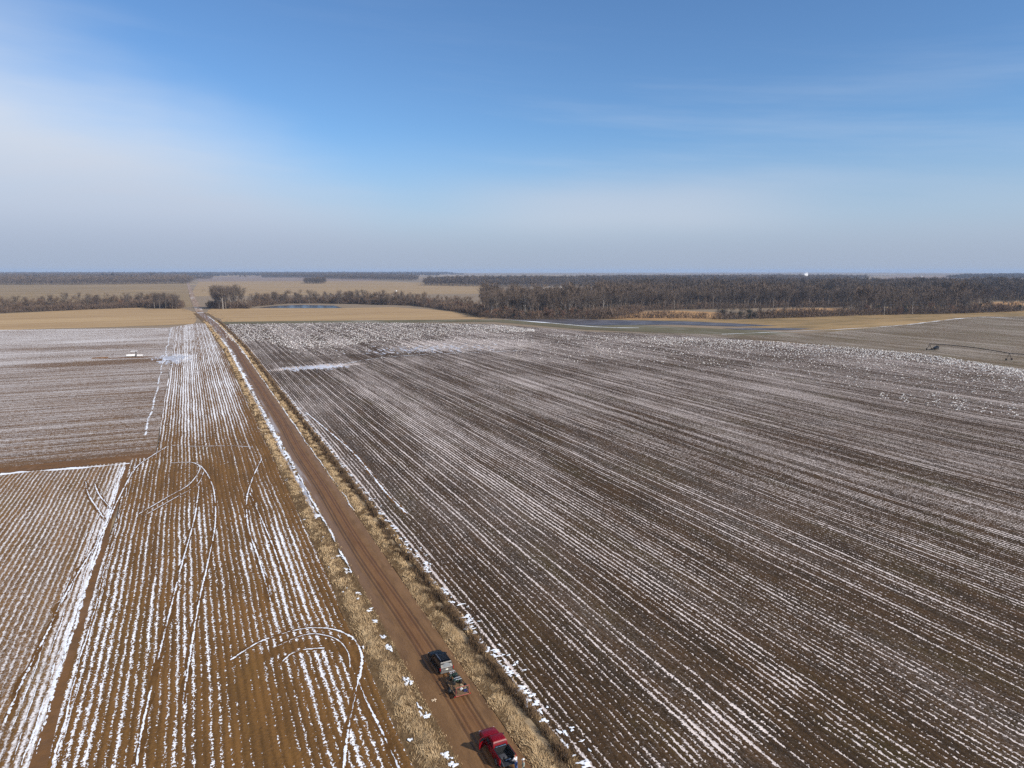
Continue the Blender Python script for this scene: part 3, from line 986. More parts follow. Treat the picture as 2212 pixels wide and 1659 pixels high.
for k in range(6):
    proto('tall', k, lambda: tree_np(tr, 28, 13, 620, .10, clear=.36, limbs=10), M_twig, M_bark_pale if k == 0 else M_bark)
for k in range(4):
    proto('mid', k, lambda: tree_np(tr, 17, 10, 480, .09, clear=.22, limbs=9, tl=.15), M_twig, M_bark)
for k in range(4):
    proto('rust', k, lambda: tree_np(tr, 14, 9, 620, .11, clear=.12, limbs=9, tl=.16), M_twig_rust, M_bark)
for k in range(3):
    proto('dark', k, lambda: tree_np(tr, 13, 8, 900, .13, clear=.08, limbs=10, tl=.14), M_twig_dark, M_bark)
for k in range(3):
    proto('brush', k, lambda: tree_np(tr, 9, 8, 480, .09, clear=.06, limbs=10, tl=.2), M_brush, M_bark)

n_trees = 0
TREE_POS = []


def plant(kind, x, y, hgt, label, group, wide=1.0):
    global n_trees
    ref = {'tall': 28, 'mid': 17, 'rust': 14, 'dark': 13, 'brush': 9}[kind]
    tm, cm = PROTO[kind][int(tr.integers(len(PROTO[kind])))]
    s = hgt / ref
    t = empty("tree", (x, y, -.2), float(tr.uniform(0, 6.28)))
    t.scale = (s * wide, s * wide, s)
    tag(t, label, 'tree', group)
    link("trunk", tm, t)
    link("crown", cm, t)
    n_trees += 1
    TREE_POS.append((x, y, 5.0))


def along(pts, n, depth, jit=3.0):
    """n places along a line of measured points, within a band `depth` behind it (away from the camera)"""
    P = np.array([G(*p) for p in pts])
    seg = np.linalg.norm(np.diff(P, axis=0), axis=1)
    cum = np.concatenate([[0], np.cumsum(seg)])
    t = (np.arange(n) + tr.uniform(.1, .9, n)) / n * cum[-1]
    x = np.interp(t, cum, P[:, 0])
    y = np.interp(t, cum, P[:, 1])
    d = depth * tr.random(n) ** 1.3
    v = np.stack([x + CX, y], -1)
    v /= np.linalg.norm(v, axis=1)[:, None]
    return np.stack([x + v[:, 0] * d + tr.normal(0, jit, n) * .5, y + v[:, 1] * d], -1)


g_hl = "bare trees in the ditch line left of the road"
for i, (x, y) in enumerate(along([(0, 677), (100, 672), (300, 664), (388, 667)], 34, 55)):
    kd = ('mid', 'brush', 'mid', 'rust')[i % 4]
    plant(kd, x, y, {'mid': tr.uniform(16, 24), 'brush': tr.uniform(9, 13), 'rust': tr.uniform(10, 15)}[kd],
          {'mid': "thin grey bare tree in the ditch line left of the dirt road", 'brush': "low brown brushy tree in the ditch line left of the dirt road",
           'rust': "low russet tree in the ditch line left of the dirt road"}[kd], g_hl)
for x, y in along([(330, 668), (390, 668)], 5, 25):
    plant('mid', x, y, tr.uniform(19, 26), "taller grey bare tree beside the left side of the little bridge", "bare trees left of the bridge")
g_cl = "tall bare trees clumped right of the road"
for i, (x, y) in enumerate(along([(462, 667), (480, 668), (520, 667)], 16, 45)):
    plant('tall', x, y, tr.uniform(25, 33), "tall grey bare tree in the dense clump right of the road past the bridge", g_cl, 1.1)
for i, (x, y) in enumerate(along([(458, 667), (545, 667)], 10, 18)):
    plant('brush', x, y, tr.uniform(6, 10), "low brown brushy tree at the foot of the tall clump right of the road", "brushy trees under the tall clump")
g_dl = "bare trees along the ditch behind the tan stubble"
for i, (x, y) in enumerate(along([(545, 662), (620, 656), (720, 656), (800, 659), (900, 661)], 40, 40)):
    kd = ('mid', 'brush')[i % 3 == 2]
    plant(kd, x, y, tr.uniform(15, 24) if kd == 'mid' else tr.uniform(8, 13),
          "bare brown tree along the pond and ditch behind the tan stubble" if kd == 'mid' else "low brushy tree along the pond and ditch behind the tan stubble", g_dl)
for i, (x, y) in enumerate(along([(900, 662), (980, 668), (1045, 684)], 26, 60)):
    kd = ('rust', 'brush', 'mid')[i % 3]
    plant(kd, x, y, {'rust': tr.uniform(10, 14), 'brush': tr.uniform(7, 10), 'mid': tr.uniform(12, 17)}[kd],
          {'rust': "russet tree where the ditch line meets the wood", 'brush': "low grey brushy tree where the ditch line meets the wood", 'mid': "bare grey tree where the ditch line meets the wood"}[kd],
          "trees where the ditch line meets the wood")
g_rw = "tall bare trees at the front of the wood"
for i, (x, y) in enumerate(along([(1052, 686), (1150, 688), (1250, 687), (1330, 677), (1390, 671)], 44, 45)):
    plant('tall', x, y, tr.uniform(23, 30), "tall grey bare tree at the front of the wood behind the flooded strip", g_rw)
for i, (x, y) in enumerate(along([(1045, 687), (1150, 690), (1300, 688)], 30, 16)):
    kd = ('rust', 'brush', 'rust', 'dark')[i % 4]
    plant(kd, x, y, {'rust': tr.uniform(9, 14), 'brush': tr.uniform(6, 9), 'dark': tr.uniform(8, 12)}[kd],
          {'rust': "russet leafy tree in front of the tall wood by the flooded strip", 'brush': "low grey brushy tree in front of the tall wood by the flooded strip", 'dark': "dark green bushy tree in front of the tall wood by the flooded strip"}[kd],
          "small trees in front of the wood")
for i, (x, y) in enumerate(along([(1390, 671), (1540, 668), (1700, 665), (1840, 663)], 34, 30)):
    plant('tall', x, y, tr.uniform(24, 31), "tall straight bare tree of the wood behind the orange grass", "tall bare trees behind the orange grass")
for i, (x, y) in enumerate(along([(1545, 689), (1600, 689), (1650, 688)], 12, 22)):
    kd = ('mid', 'dark')[i % 2]
    plant(kd, x, y, tr.uniform(14, 19) if kd == 'mid' else tr.uniform(7, 12),
          "bare grey tree in the small clump standing before the orange grass" if kd == 'mid' else "dark bushy tree in the small clump standing before the orange grass", "trees of the small clump before the orange grass")
for i, (x, y) in enumerate(along([(1655, 687), (1740, 685), (1830, 680)], 12, 10)):
    kd = ('brush', 'brush', 'mid')[i % 3]
    plant(kd, x, y, tr.uniform(4, 8) if kd == 'brush' else tr.uniform(11, 15), "low brushy tree in the thin row before the orange grass" if kd == 'brush' else "slender bare tree in the thin row before the orange grass", "trees of the thin row before the orange grass")
for i, (x, y) in enumerate(along([(1830, 681), (1960, 680), (2080, 677), (2212, 672)], 36, 35)):
    kd = ('tall', 'tall', 'mid', 'rust', 'dark')[i % 5]
    plant(kd, x, y, {'tall': tr.uniform(20, 27), 'mid': tr.uniform(13, 18), 'rust': tr.uniform(11, 15), 'dark': tr.uniform(8, 12)}[kd],
          {'tall': "tall bare tree at the wood's edge above the golden marsh grass", 'mid': "middling bare tree at the wood's edge above the golden marsh grass", 'rust': "russet tree at the wood's edge above the golden marsh grass", 'dark': "dark bushy tree at the wood's edge above the golden marsh grass"}[kd],
          "trees at the wood's edge above the marsh grass")


# a few single trees standing out in the far fields
def far_tree(px, py, hgt, label):
    x, y = G(px, py)
    plant('mid', x, y, hgt, label, None, 1.3)


far_tree(519, 601.5, 30, "left one of two lone round trees far out in the bare fields")
far_tree(530, 601.5, 31, "right one of two lone round trees far out in the bare fields")
far_tree(828, 606, 22, "lone bare tree in the far pale field before the distant wood")
far_tree(978, 620, 14, "lone small tree at the far corner of the tan field")


# ------------------------------------------------------------------ woods that read as one mass
def in_poly(P, poly):
    poly = np.array(poly)
    x, y = P[:, 0], P[:, 1]
    c = np.zeros(len(P), bool)
    j = len(poly) - 1
    for i in range(len(poly)):
        xi, yi = poly[i]
        xj, yj = poly[j]
        k = ((yi > y) != (yj > y)) & (x < (xj - xi) * (y - yi) / (yj - yi + 1e-12) + xi)
        c ^= k
        j = i
    return c


def scatter(poly, sp):
    A = np.array(poly)
    lo, hi = A.min(0), A.max(0)
    gx_ = np.arange(lo[0], hi[0], sp)
    gy_ = np.arange(lo[1], hi[1], sp)
    X, Y = np.meshgrid(gx_, gy_)
    P = np.stack([X.ravel(), Y.ravel()], -1) + tr.uniform(-.5, .5, (X.size, 2)) * sp
    return P[in_poly(P, poly)]


def mass(P, protos, hmin, hmax, ref):
    """copies of light trees merged into one mesh, drawn at the places P"""
    Vs, Fs, o = [], [], 0
    which = tr.integers(0, len(protos), len(P))
    for k, (V0, F0) in enumerate(protos):
        Q = P[which == k]
        n = len(Q)
        if n == 0:
            continue
        s = tr.uniform(hmin, hmax, n) / ref * np.clip(1 + .22 * np.sin(Q[:, 0] * .031 + 1.3 * np.sin(Q[:, 1] * .017)) * np.cos(Q[:, 1] * .026 + Q[:, 0] * .011) + .10 * np.sin(Q[:, 0] * .11 + Q[:, 1] * .07), .6, 1.3)
        wdt = s * tr.uniform(.85, 1.2, n)
        a = tr.uniform(0, 6.28, n)
        ca, sa = np.cos(a), np.sin(a)
        x = V0[None, :, 0] * wdt[:, None]
        y = V0[None, :, 1] * wdt[:, None]
        V = np.stack([x * ca[:, None] - y * sa[:, None] + Q[:, 0:1], x * sa[:, None] + y * ca[:, None] + Q[:, 1:2], V0[None, :, 2] * s[:, None] - .25], -1)
        nv = len(V0)
        Fs.append((F0[None] + (np.arange(n) * nv)[:, None, None]).reshape(-1, 3) + o)
        Vs.append(V.reshape(-1, 3))
        o += n * nv
    return np.concatenate(Vs), np.concatenate(Fs)


def light_tree(H_, W_, ntw, tw, tl=.17):
    t_, c_ = tree_np(tr, H_, W_, ntw, tw, clear=.32, limbs=3, tl=tl, segs=3)
    return join([t_, c_])


def stuff(name, V, Fq, m):
    o = link(name, np_mesh(name, V, Fq, [m]))
    o['kind'] = 'stuff'
    return o


near_p = [light_tree(27, 13, 130, .22) for k in range(5)]
midd_p = [light_tree(26, 13, 60, .42, .2) for k in range(4)]
far_p = [light_tree(25, 15, 34, .9, .25) for k in range(3)]
hzn_p = [tree_np(tr, 24, 24, 22, 2.6, clear=.15, limbs=2, tl=.3)[1] for k in range(3)]

front = [(1045, 684), (1150, 686), (1250, 685), (1330, 675), (1390, 670), (1540, 667), (1700, 664), (1840, 663), (1850, 678), (1960, 677), (2080, 672), (2120, 660), (2140, 652), (2400, 648)]
wood = gp(*front, (2500, 624), (1900, 624), (1420, 626), (1300, 634), (1285, 660), (1150, 661), (1040, 664))
P = scatter(wood, 9.5)
dist = np.hypot(P[:, 0] + CX, P[:, 1])
Vn, Fn = mass(P[dist < 1150], near_p, 19, 32, 27)
stuff("forest", Vn, Fn, M_twig)
Pm = P[dist >= 1150]
Vm, Fm = mass(Pm, midd_p, 19, 31, 26)
stuff("forest", Vm, Fm, M_twig)
print("wood trees", len(P), "individual trees", n_trees)
# far woods
for pts, sp, pr, hh in (
        ([(0, 615.5), (200, 615), (405, 613), (418, 609), (400, 599), (200, 594), (0, 594), (-250, 594), (-250, 616)], 16, far_p, (18, 26)),
        ([(418, 604), (455, 603.5), (460, 602), (418, 602)], 18, far_p, (14, 20)),
        ([(566, 600), (640, 600), (740, 604), (900, 606.5), (905, 603), (860, 599), (760, 594), (570, 592)], 20, far_p, (18, 26)),
        ([(657, 613), (705, 613), (700, 609), (660, 609)], 13, far_p, (16, 23)),
        ([(914, 617), (980, 618), (1060, 619.5), (1170, 620), (1300, 619), (1420, 617), (1600, 615), (1600, 606), (1300, 606), (1050, 607), (925, 610)], 16, far_p, (19, 26)),
        ([(1240, 623), (1330, 624), (1420, 626), (1420, 617), (1310, 618)], 14, far_p, (17, 25)),
        ([(1600, 615), (1780, 610), (1830, 606), (1880, 602), (1700, 600), (1480, 601), (1300, 603), (1300, 606)], 22, far_p, (18, 25)),
        ([(2040, 603), (2400, 604), (2400, 595.5), (2180, 595.5), (2090, 598)], 20, far_p, (18, 25)),
        ([(1800, 620), (2500, 616), (2500, 624), (1900, 624), (1750, 624)], 14, midd_p, (20, 27))):
    P = scatter(gp(*pts), sp)
    V, Fq = mass(P, pr, hh[0], hh[1], 25)
    stuff("forest", V, Fq, M_twig)
# the last belts of woodland before the horizon
belt = []
hr = np.random.default_rng(5)
for k in range(150):
    d = 4200 * (13500 / 4200) ** hr.random()
    a = R(hr.uniform(-42, 42)) - YAW
    if R(-17) - 0 < a + YAW < R(-9) and d < 9000:
        continue
    if a + YAW > R(22) and d < 6500:
        continue
    cx, cy = math.sin(a) * d - CX, math.cos(a) * d
    n = int(hr.uniform(90, 420))
    L, W_ = d * hr.uniform(.05, .16), hr.uniform(70, 260)
    u = np.stack([hr.uniform(-.5, .5, n) * L, hr.uniform(-.5, .5, n) * W_], -1)
    ca, sa = math.cos(-a), math.sin(-a)
    belt.append(np.stack([cx + u[:, 0] * ca - u[:, 1] * sa, cy + u[:, 0] * sa + u[:, 1] * ca], -1))
for q in (9800, 11500, 13500):
    n = 3600
    a = R(1) * hr.uniform(-44, 44, n) - YAW
    d = q + hr.normal(0, 150, n) + 500 * np.sin(a * 14 + q)
    belt.append(np.stack([np.sin(a) * d - CX, np.cos(a) * d], -1))
V, Fq = mass(np.concatenate(belt), hzn_p, 16, 27, 24)
stuff("forest", V, Fq, M_twig)

# the same tree lines farther back, too many to tell apart
hl = [light_tree(16, 10, 120, .17) for k in range(4)]
hed = np.concatenate([along([(0, 676), (100, 671), (300, 663), (386, 666)], 190, 110), along([(470, 666), (545, 664), (620, 655), (720, 655), (900, 660), (980, 667), (1040, 682)], 260, 90)])
V, Fq = mass(hed, hl, 9, 18, 16)
stuff("forest", V, Fq, M_brush)
# brushwood at the feet of the tree lines
ub = [bush_np(tr, 5, 6, 70, .11) for k in range(4)]
under = []
for pts, n, dp in (([(0, 677), (100, 672), (300, 664), (388, 667)], 1500, 100), ([(456, 667), (540, 666)], 240, 45), ([(545, 662), (620, 655.5), (760, 656), (900, 660), (1010, 676), (1045, 686)], 1500, 60),
                   ([(1045, 687), (1150, 690), (1300, 689), (1390, 672)], 260, 30), ([(1390, 671), (1540, 668), (1700, 665), (1840, 663)], 220, 40), ([(1540, 690), (1660, 688), (1840, 682)], 150, 14),
                   ([(1830, 682), (2080, 677), (2212, 672)], 260, 30), ([(1300, 688.5), (1400, 687.5), (1530, 688)], 60, 6)):
    under.append(along(pts, n, dp))
V, Fq = mass(np.concatenate(under), ub, 4.0, 13.0, 5)
stuff("undergrowth", V, Fq, M_brush)
# scrub beside the bridge and along the far road
sb = []
for q in np.arange(770, 1060, 5.0):
    for sgn in (-1, 1):
        if tr.random() < .55:
            sb.append((road_x(q) + sgn * tr.uniform(7, 20), q))
V, Fq = mass(np.array(sb), ub, .8, 2.0, 5)
stuff("undergrowth", V, Fq, M_brush)


# ------------------------------------------------------------------ mesh builder for the vehicles and small things
class B:
    def __init__(self):
        self.bm = bmesh.new()

    def box(self, c, s, top=(1, 1), rot=None, shift=(0, 0)):
        """box centred on c; its top face may be narrower (top) and moved (shift)"""
        vs = []
        for z in (-.5, .5):
            kx, ky = top if z > 0 else (1, 1)
            sx, sy = shift if z > 0 else (0, 0)
            for x, y in ((-.5, -.5), (.5, -.5), (.5, .5), (-.5, .5)):
                v = Vector((x * s[0] * kx + sx, y * s[1] * ky + sy, z * s[2]))
                if rot is not None:
                    v = rot @ v
                vs.append(self.bm.verts.new(v + Vector(c)))
        for f in ((3, 2, 1, 0), (4, 5, 6, 7), (0, 1, 5, 4), (1, 2, 6, 5), (2, 3, 7, 6), (3, 0, 4, 7)):
            self.bm.faces.new([vs[i] for i in f])
        return self

    def prism(self, prof, x0, x1):
        """side outline (y, z) extruded across x"""
        a = [self.bm.verts.new((x0, y, z)) for y, z in prof]
        b = [self.bm.verts.new((x1, y, z)) for y, z in prof]
        n = len(prof)
        self.bm.faces.new(a)
        self.bm.faces.new(b[::-1])
        for i in range(n):
            j = (i + 1) % n
            self.bm.faces.new([a[i], b[i], b[j], a[j]])
        return self

    def loft(self, rings, close=True):
        rs = [[self.bm.verts.new(p) for p in r] for r in rings]
        n = len(rs[0])
        for a, b in zip(rs[:-1], rs[1:]):
            for i in range(n if close else n - 1):
                j = (i + 1) % n
                self.bm.faces.new([a[i], a[j], b[j], b[i]])
        if close:
            self.bm.faces.new(rs[0][::-1])
            self.bm.faces.new(rs[-1])
        return self

    def bar(self, p0, p1, r0, r1=None, n=8):
        r1 = r0 if r1 is None else r1
        p0, p1 = Vector(p0), Vector(p1)
        q = (p1 - p0).to_track_quat('Z', 'Y').to_matrix()
        rings = []
        for p, r in ((p0, r0), (p1, r1)):
            rings.append([p + q @ Vector((math.cos(6.2832 * i / n) * r, math.sin(6.2832 * i / n) * r, 0)) for i in range(n)])
        return self.loft(rings)

    def ring(self, c, axis, r_out, r_in, wdt, n=20):
        """a tyre: a rounded ring round an axle"""
        q = Vector(axis).to_track_quat('Z', 'Y').to_matrix()
        prof = [(r_in, -wdt / 2), (r_out * .93, -wdt / 2), (r_out, -wdt * .3), (r_out, wdt * .3), (r_out * .93, wdt / 2), (r_in, wdt / 2)]
        rr_ = []
        for i in range(n):
            a = 6.28318 * i / n
            rr_.append([self.bm.verts.new(Vector(c) + q @ Vector((math.cos(a) * r, math.sin(a) * r, z))) for r, z in prof])
        for i in range(n):
            a, b = rr_[i], rr_[(i + 1) % n]
            for k in range(len(prof)):
                k2 = (k + 1) % len(prof)
                self.bm.faces.new([a[k], b[k], b[k2], a[k2]])
        return self

    def quad(self, *p):
        self.bm.faces.new([self.bm.verts.new(v) for v in p])
        return self

    def build(self, name, mat, parent=None, bev=0.0, seg=2, smooth=True):
        bm = self.bm
        bmesh.ops.recalc_face_normals(bm, faces=bm.faces)
        if bev:
            es = [e for e in bm.edges if len(e.link_faces) == 2 and e.calc_face_angle(0) > .5]
            bmesh.ops.bevel(bm, geom=es, offset=bev, segments=seg, affect='EDGES', clamp_overlap=True)
        me = bpy.data.meshes.new(name)
        bm.to_mesh(me)
        bm.free()
        me.materials.append(mat)
        if smooth and bev:
            for p in me.polygons:
                p.use_smooth = True
            try:
                me.set_sharp_from_angle(angle=R(40))
            except Exception:
                pass
        return link(name, me, parent)


M_black = simple("black_paint", (.002, .0022, .003), .4, .18, var=.3, coat=.05)
M_red = simple("dark_red_paint", (.15, .002, .006), .38, .25, var=.18, coat=.08)
M_glass = simple("dark_glass", (.010, .013, .016), .08, .6, var=.2)
M_glass2 = simple("dusty_glass", (.045, .055, .062), .22, .5, var=.35)
M_rubber = simple("rubber", (.022, .020, .019), .85, .2, var=.4)
M_alloy = simple("alloy", (.32, .32, .33), .35, .5, .9)
M_chrome = simple("chrome", (.62, .62, .64), .16, .5, 1.0, var=.1)
M_dusty_sheen = simple("dusty_sheen_grey_metal", (.15, .14, .13), .55, .4, .2, var=.35, scale=6)  # on the black car's rear, grey paints in reflected sunlight as well as dust
M_plastic = simple("black_plastic", (.025, .025, .026), .55, .4)
M_liner = simple("bed_liner", (.014, .014, .015), .65, .3, var=.5, scale=8)
M_lamp = simple("red_lens", (.30, .012, .012), .2, .5)
M_lampw = simple("clear_lens", (.55, .55, .55), .15, .5)
M_frame = simple("black_steel", (.020, .019, .019), .5, .4, .4)
M_deck = simple("weathered_boards", (.17, .105, .055), .85, .2, var=.4, scale=9)
M_redsteel = simple("faded_red_steel", (.36, .10, .075), .55, .3, .1, var=.35, scale=7)
M_whitep = simple("white_paint", (.72, .71, .70), .5, .4, var=.08)
M_rust = simple("rusty_galvanised", (.055, .042, .034), .65, .3, .4, var=.4, scale=3)
M_plate = simple("number_plate", (.62, .60, .52), .5, .3, var=.15)
M_green = simple("dark_green_paint", (.018, .035, .022), .45, .4)
M_seat = simple("black_vinyl", (.018, .018, .018), .45, .4)
M_tan_cloth = simple("tan_canvas", (.34, .26, .16), .9, .1, var=.3)
M_blue_plastic = simple("blue_plastic", (.03, .035, .12), .5, .4)


def wheels(root, half, ys, r, wdt, hub=M_alloy, steer=0.0):
    for sx in (-1, 1):
        for y in ys:
            wh = B().bar((sx * (half - wdt * .30), y, r), (sx * (half - wdt * .9), y, r), r * .30, n=12).build("wheel", M_frame, root)
            B().ring((sx * (half - wdt / 2), y, r), (1, 0, 0), r, r * .60, wdt, 22).build("tyre", M_rubber, wh)
            b = B()
            b.bar((sx * (half - .02), y, r), (sx * (half - wdt * .8), y, r), r * .62, n=18)
            for k in range(5):
                a = 6.2832 * k / 5 + .3
                b.box((sx * (half - .008), y + math.cos(a) * r * .34, r + math.sin(a) * r * .34), (.02, .07, r * .5), rot=Matrix.Rotation(a - math.pi / 2, 3, 'X'))
            b.build("rim", hub, wh)


def body_loft(stations, mat, root, name="body", bev=.03):
    """car body: stations (y, half width at sill / shoulder / edge, heights sill / shoulder / edge / crown)"""
    rings = []
    for y, ws, wm, we, zs, zm, ze, zc in stations:
        half = [(ws * .9, zs), (ws, zs + .08), (wm, (zs + zm) / 2 + .05), (wm, zm), (we, ze), (we * .55, zc)]
        ring = [(x, y, z) for x, z in half] + [(0, y, zc + .01)] + [(-x, y, z) for x, z in half[::-1]]
        rings.append(ring)
    return B().loft(rings).build(name, mat, root, bev=bev)


def car_front(root, half, yf, z, grille_w, body_m):
    for sx in (-1, 1):
        B().box((sx * (half - .25), yf, z), (.36, .07, .17)).build("headlight", M_lampw, root, bev=.02)
    B().box((0, yf + .01, z - .02), (grille_w, .06, .20)).build("grille", M_plastic, root, bev=.015)
    B().box((0, yf + .02, z - .30), (half * 1.9, .16, .20)).build("front_bumper", body_m, root, bev=.04)


def mirrors(root, half, y, z, m):
    for sx in (-1, 1):
        b = B().bar((sx * (half - .05), y, z), (sx * (half + .10), y, z + .02), .025)
        b.box((sx * (half + .15), y - .01, z + .03), (.16, .09, .17))
        b.build("mirror", m, root, bev=.015)


# ---- black sport utility vehicle on the road
suv = empty("sport_utility_vehicle", (.74, 83.55, .04), R(1.5))
tag(suv, "black sport utility vehicle with tailgate coloured grey by reflected sun and dust, towing a trailer along the road", "car")
body_loft([(2.45, .72, .78, .66, .38, .62, .80, .84), (2.30, .90, .93, .80, .30, .72, .95, .99), (1.55, .93, .96, .84, .28, .80, 1.04, 1.09), (1.00, .93, .97, .86, .28, .84, 1.08, 1.13),
           (0.0, .93, .97, .90, .28, .86, 1.08, 1.12), (-1.6, .93, .97, .90, .28, .86, 1.08, 1.12), (-2.30, .92, .96, .90, .32, .88, 1.08, 1.10), (-2.42, .86, .90, .86, .40, .90, 1.05, 1.06)], M_black, suv)
cab = [[(x * .88, y, 1.06) for x, y in ((-1, -2.38), (1, -2.38), (1, 1.10), (-1, 1.10))],
       [(x * .80, y, 1.50) for x, y in ((-1, -2.24), (1, -2.24), (1, .58), (-1, .58))],
       [(x * .72, y, 1.74) for x, y in ((-1, -2.05), (1, -2.05), (1, .22), (-1, .22))],
       [(x * .60, y, 1.79) for x, y in ((-1, -1.9), (1, -1.9), (1, .05), (-1, .05))]]
B().loft(cab).build("cabin", M_black, suv, bev=.03)
B().quad((-.66, 1.085, 1.10), (.66, 1.085, 1.10), (.60, .34, 1.71), (-.60, .34, 1.71)).build("windscreen", M_glass, suv)
for sx in (-1, 1):
    for y0, y1 in ((.72, -.28), (-.36, -1.22), (-1.30, -2.10)):
        B().quad((sx * .885, y0 + .1 * (y0 > 0), 1.14), (sx * .885, y1, 1.14), (sx * .792, y1 + .06 * (y1 < -2), 1.60), (sx * .792, y0 - .22 * (y0 > 0), 1.60)).build("window", M_glass, suv)
    b = B().bar((sx * .60, .0, 1.86), (sx * .60, -1.85, 1.86), .028)
    for y in (-.1, -.95, -1.75):
        b.bar((sx * .60, y, 1.78), (sx * .60, y, 1.86), .022)
    b.build("roof_rail", M_chrome if sx < 0 else M_plastic, suv)
    B().box((sx * .90, -2.43, .93), (.10, .09, .42)).build("tail_light", M_lamp, suv, bev=.02)
    B().box((sx * .99, -.35, .42), (.10, 2.2, .06)).build("running_board", M_plastic, suv, bev=.015)
for k in range(5):
    B().box((0, -.35 - .33 * k, 1.806), (1.05, .05, .02)).build("roof_rib", M_plastic, suv)
tg = B().box((0, -2.455, .86), (1.56, .05, .44)).build("tailgate", M_dusty_sheen, suv, bev=.02)  # its grey includes the sunlight reflecting off the car's rear
B().box((0, -2.495, .84), (.34, .02, .17)).build("number_plate", M_plate, tg)
B().box((0, -2.50, 1.03), (1.50, .04, .05)).build("trim_strip", M_chrome, tg)
B().quad((-.80, -2.47, 1.08), (.80, -2.47, 1.08), (.70, -2.10, 1.70), (-.70, -2.10, 1.70)).build("rear_window_frame", M_dusty_sheen, suv)
arch = [(math.cos(R(a)) * .56, 1.14 + math.sin(R(a)) * .44) for a in range(0, 181, 15)]
f = B()
f.bm.faces.new([f.bm.verts.new((x, -2.48 + (z - 1.08) * .597 - .008, z + .006)) for x, z in arch])
f.build("rear_window", M_glass2, suv)
B().box((0, -2.52, .52), (1.80, .20, .20)).build("rear_bumper", M_dusty_sheen, suv, bev=.04)
car_front(suv, .93, 2.44, .76, .80, M_black)
mirrors(suv, .96, .78, 1.16, M_black)
wheels(suv, .97, (1.50, -1.42), .38, .25)

# ---- utility trailer behind it
tl = empty("utility_trailer", (.80, 77.2, .04), R(.8))
tag(tl, "black low utility trailer with red upright ramp gate, hitched behind the black vehicle", "trailer")
b = B()
for sx in (-1, 1):
    b.box((sx * .88, 0, .50), (.08, 3.7, .10))
for y in (-1.82, -.6, .6, 1.82):
    b.box((0, y, .49), (1.70, .07, .08))
b.build("frame", M_frame, tl)
b = B()
for k in range(9):
    b.box((-.76 + .19 * k, 0, .555), (.175, 3.66, .035))
b.build("deck", M_deck, tl)
b = B()
for sx in (-1, 1):
    b.bar((sx * .9, -1.85, .95), (sx * .9, 1.85, .95), .03)
    for y in (-1.82, -.9, 0, .9, 1.82):
        b.bar((sx * .9, y, .50), (sx * .9, y, .95), .025)
b.bar((-.9, 1.85, .95), (.9, 1.85, .95), .03)
b.build("side_rail", M_frame, tl)
b = B()
for sx in (-1, 1):
    b.bar((sx * .62, 1.80, .48), (0, 3.35, .48), .05)
b.bar((0, 3.2, .48), (0, 3.6, .48), .06)
b.bar((.12, 2.75, .2), (.12, 2.75, .85), .03)
b.build("tongue", M_frame, tl)
gt = B()
for a, c in (((-.86, -1.88, .52), (.86, -1.88, .52)), ((-.86, -1.88, .52), (-.86, -1.95, 1.72)), ((.86, -1.88, .52), (.86, -1.95, 1.72)), ((-.86, -1.95, 1.72), (.86, -1.95, 1.72))):
    gt.bar(a, c, .032)
gate = gt.build("ramp_gate", M_redsteel, tl)
b = B()
for k in range(1, 9):
    x = -.86 + .191 * k
    b.bar((x, -1.88, .54), (x, -1.95, 1.70), .006, n=4)
for z in (.92, 1.32):
    b.bar((-.84, -1.9, z), (.84, -1.9, z), .010, n=4)
b.build("mesh_panel", M_rust, gate)
for sx in (-1, 1):
    b = B()
    for k in range(9):
        a0, a1 = R(180 * k / 9), R(180 * (k + 1) / 9)
        b.quad((sx * .94, -.1 + math.cos(a0) * .42, .36 + math.sin(a0) * .40), (sx * .94, -.1 + math.cos(a1) * .42, .36 + math.sin(a1) * .40),
               (sx * 1.18, -.1 + math.cos(a1) * .42, .36 + math.sin(a1) * .40), (sx * 1.18, -.1 + math.cos(a0) * .42, .36 + math.sin(a0) * .40))
    b.build("fender", M_frame, tl)
    B().box((sx * 1.0, -1.88, .52), (.16, .05, .10)).build("tail_light", M_lamp, tl)
wheels(tl, 1.16, (-.1,), .33, .20)


# ---- quad bike standing on the trailer
def quad_bike(loc, rz, label, paint):
    q = empty("quad_bike", loc, rz)
    tag(q, label, "quad bike")
    B().loft([[(x * w_, y, z) for x, z in ((-1, .42), (1, .42), (.8, h_), (-.8, h_))] for y, w_, h_ in ((-.80, .20, .66), (-.3, .22, .72), (.1, .20, .74), (.55, .22, .86), (.88, .16, .72))]).build("body", paint, q, bev=.04)
    b = B()
    for sx in (-1, 1):
        for y in (-.60, .62):
            b.box((sx * .40, y, .66), (.34, .56, .05), top=(.8, .8))
    b.build("mudguard", paint, q, bev=.02)
    B().box((0, -.26, .82), (.30, .72, .14), top=(.75, .9)).build("seat", M_seat, q, bev=.04)
    for y, n_ in ((.80, 5), (-.78, 5)):
        b = B()
        for k in range(n_):
            b.bar((-.36 + .18 * k, y - .24, .86), (-.36 + .18 * k, y + .22, .86), .012, n=5)
        for yy in (-.24, .22):
            b.bar((-.42, y + yy, .86), (.42, y + yy, .86), .016, n=6)
        for sx in (-.25, .25):
            b.bar((sx, y, .60), (sx, y, .86), .016, n=5)
        b.build("luggage_rack", M_chrome, q)
    b = B().bar((0, .42, .80), (0, .34, 1.02), .03)
    b.bar((-.38, .22, 1.08), (.38, .22, 1.08), .022)
    b.bar((0, .34, 1.02), (0, .22, 1.08), .025)
    b.build("handlebar", M_frame, q)
    for sx in (-1, 1):
        B().box((sx * .15, .93, .72), (.14, .05, .10)).build("headlight", M_lampw, q, bev=.02)
    wheels(q, .56, (.62, -.62), .30, .24, M_dusty_sheen)
    return q


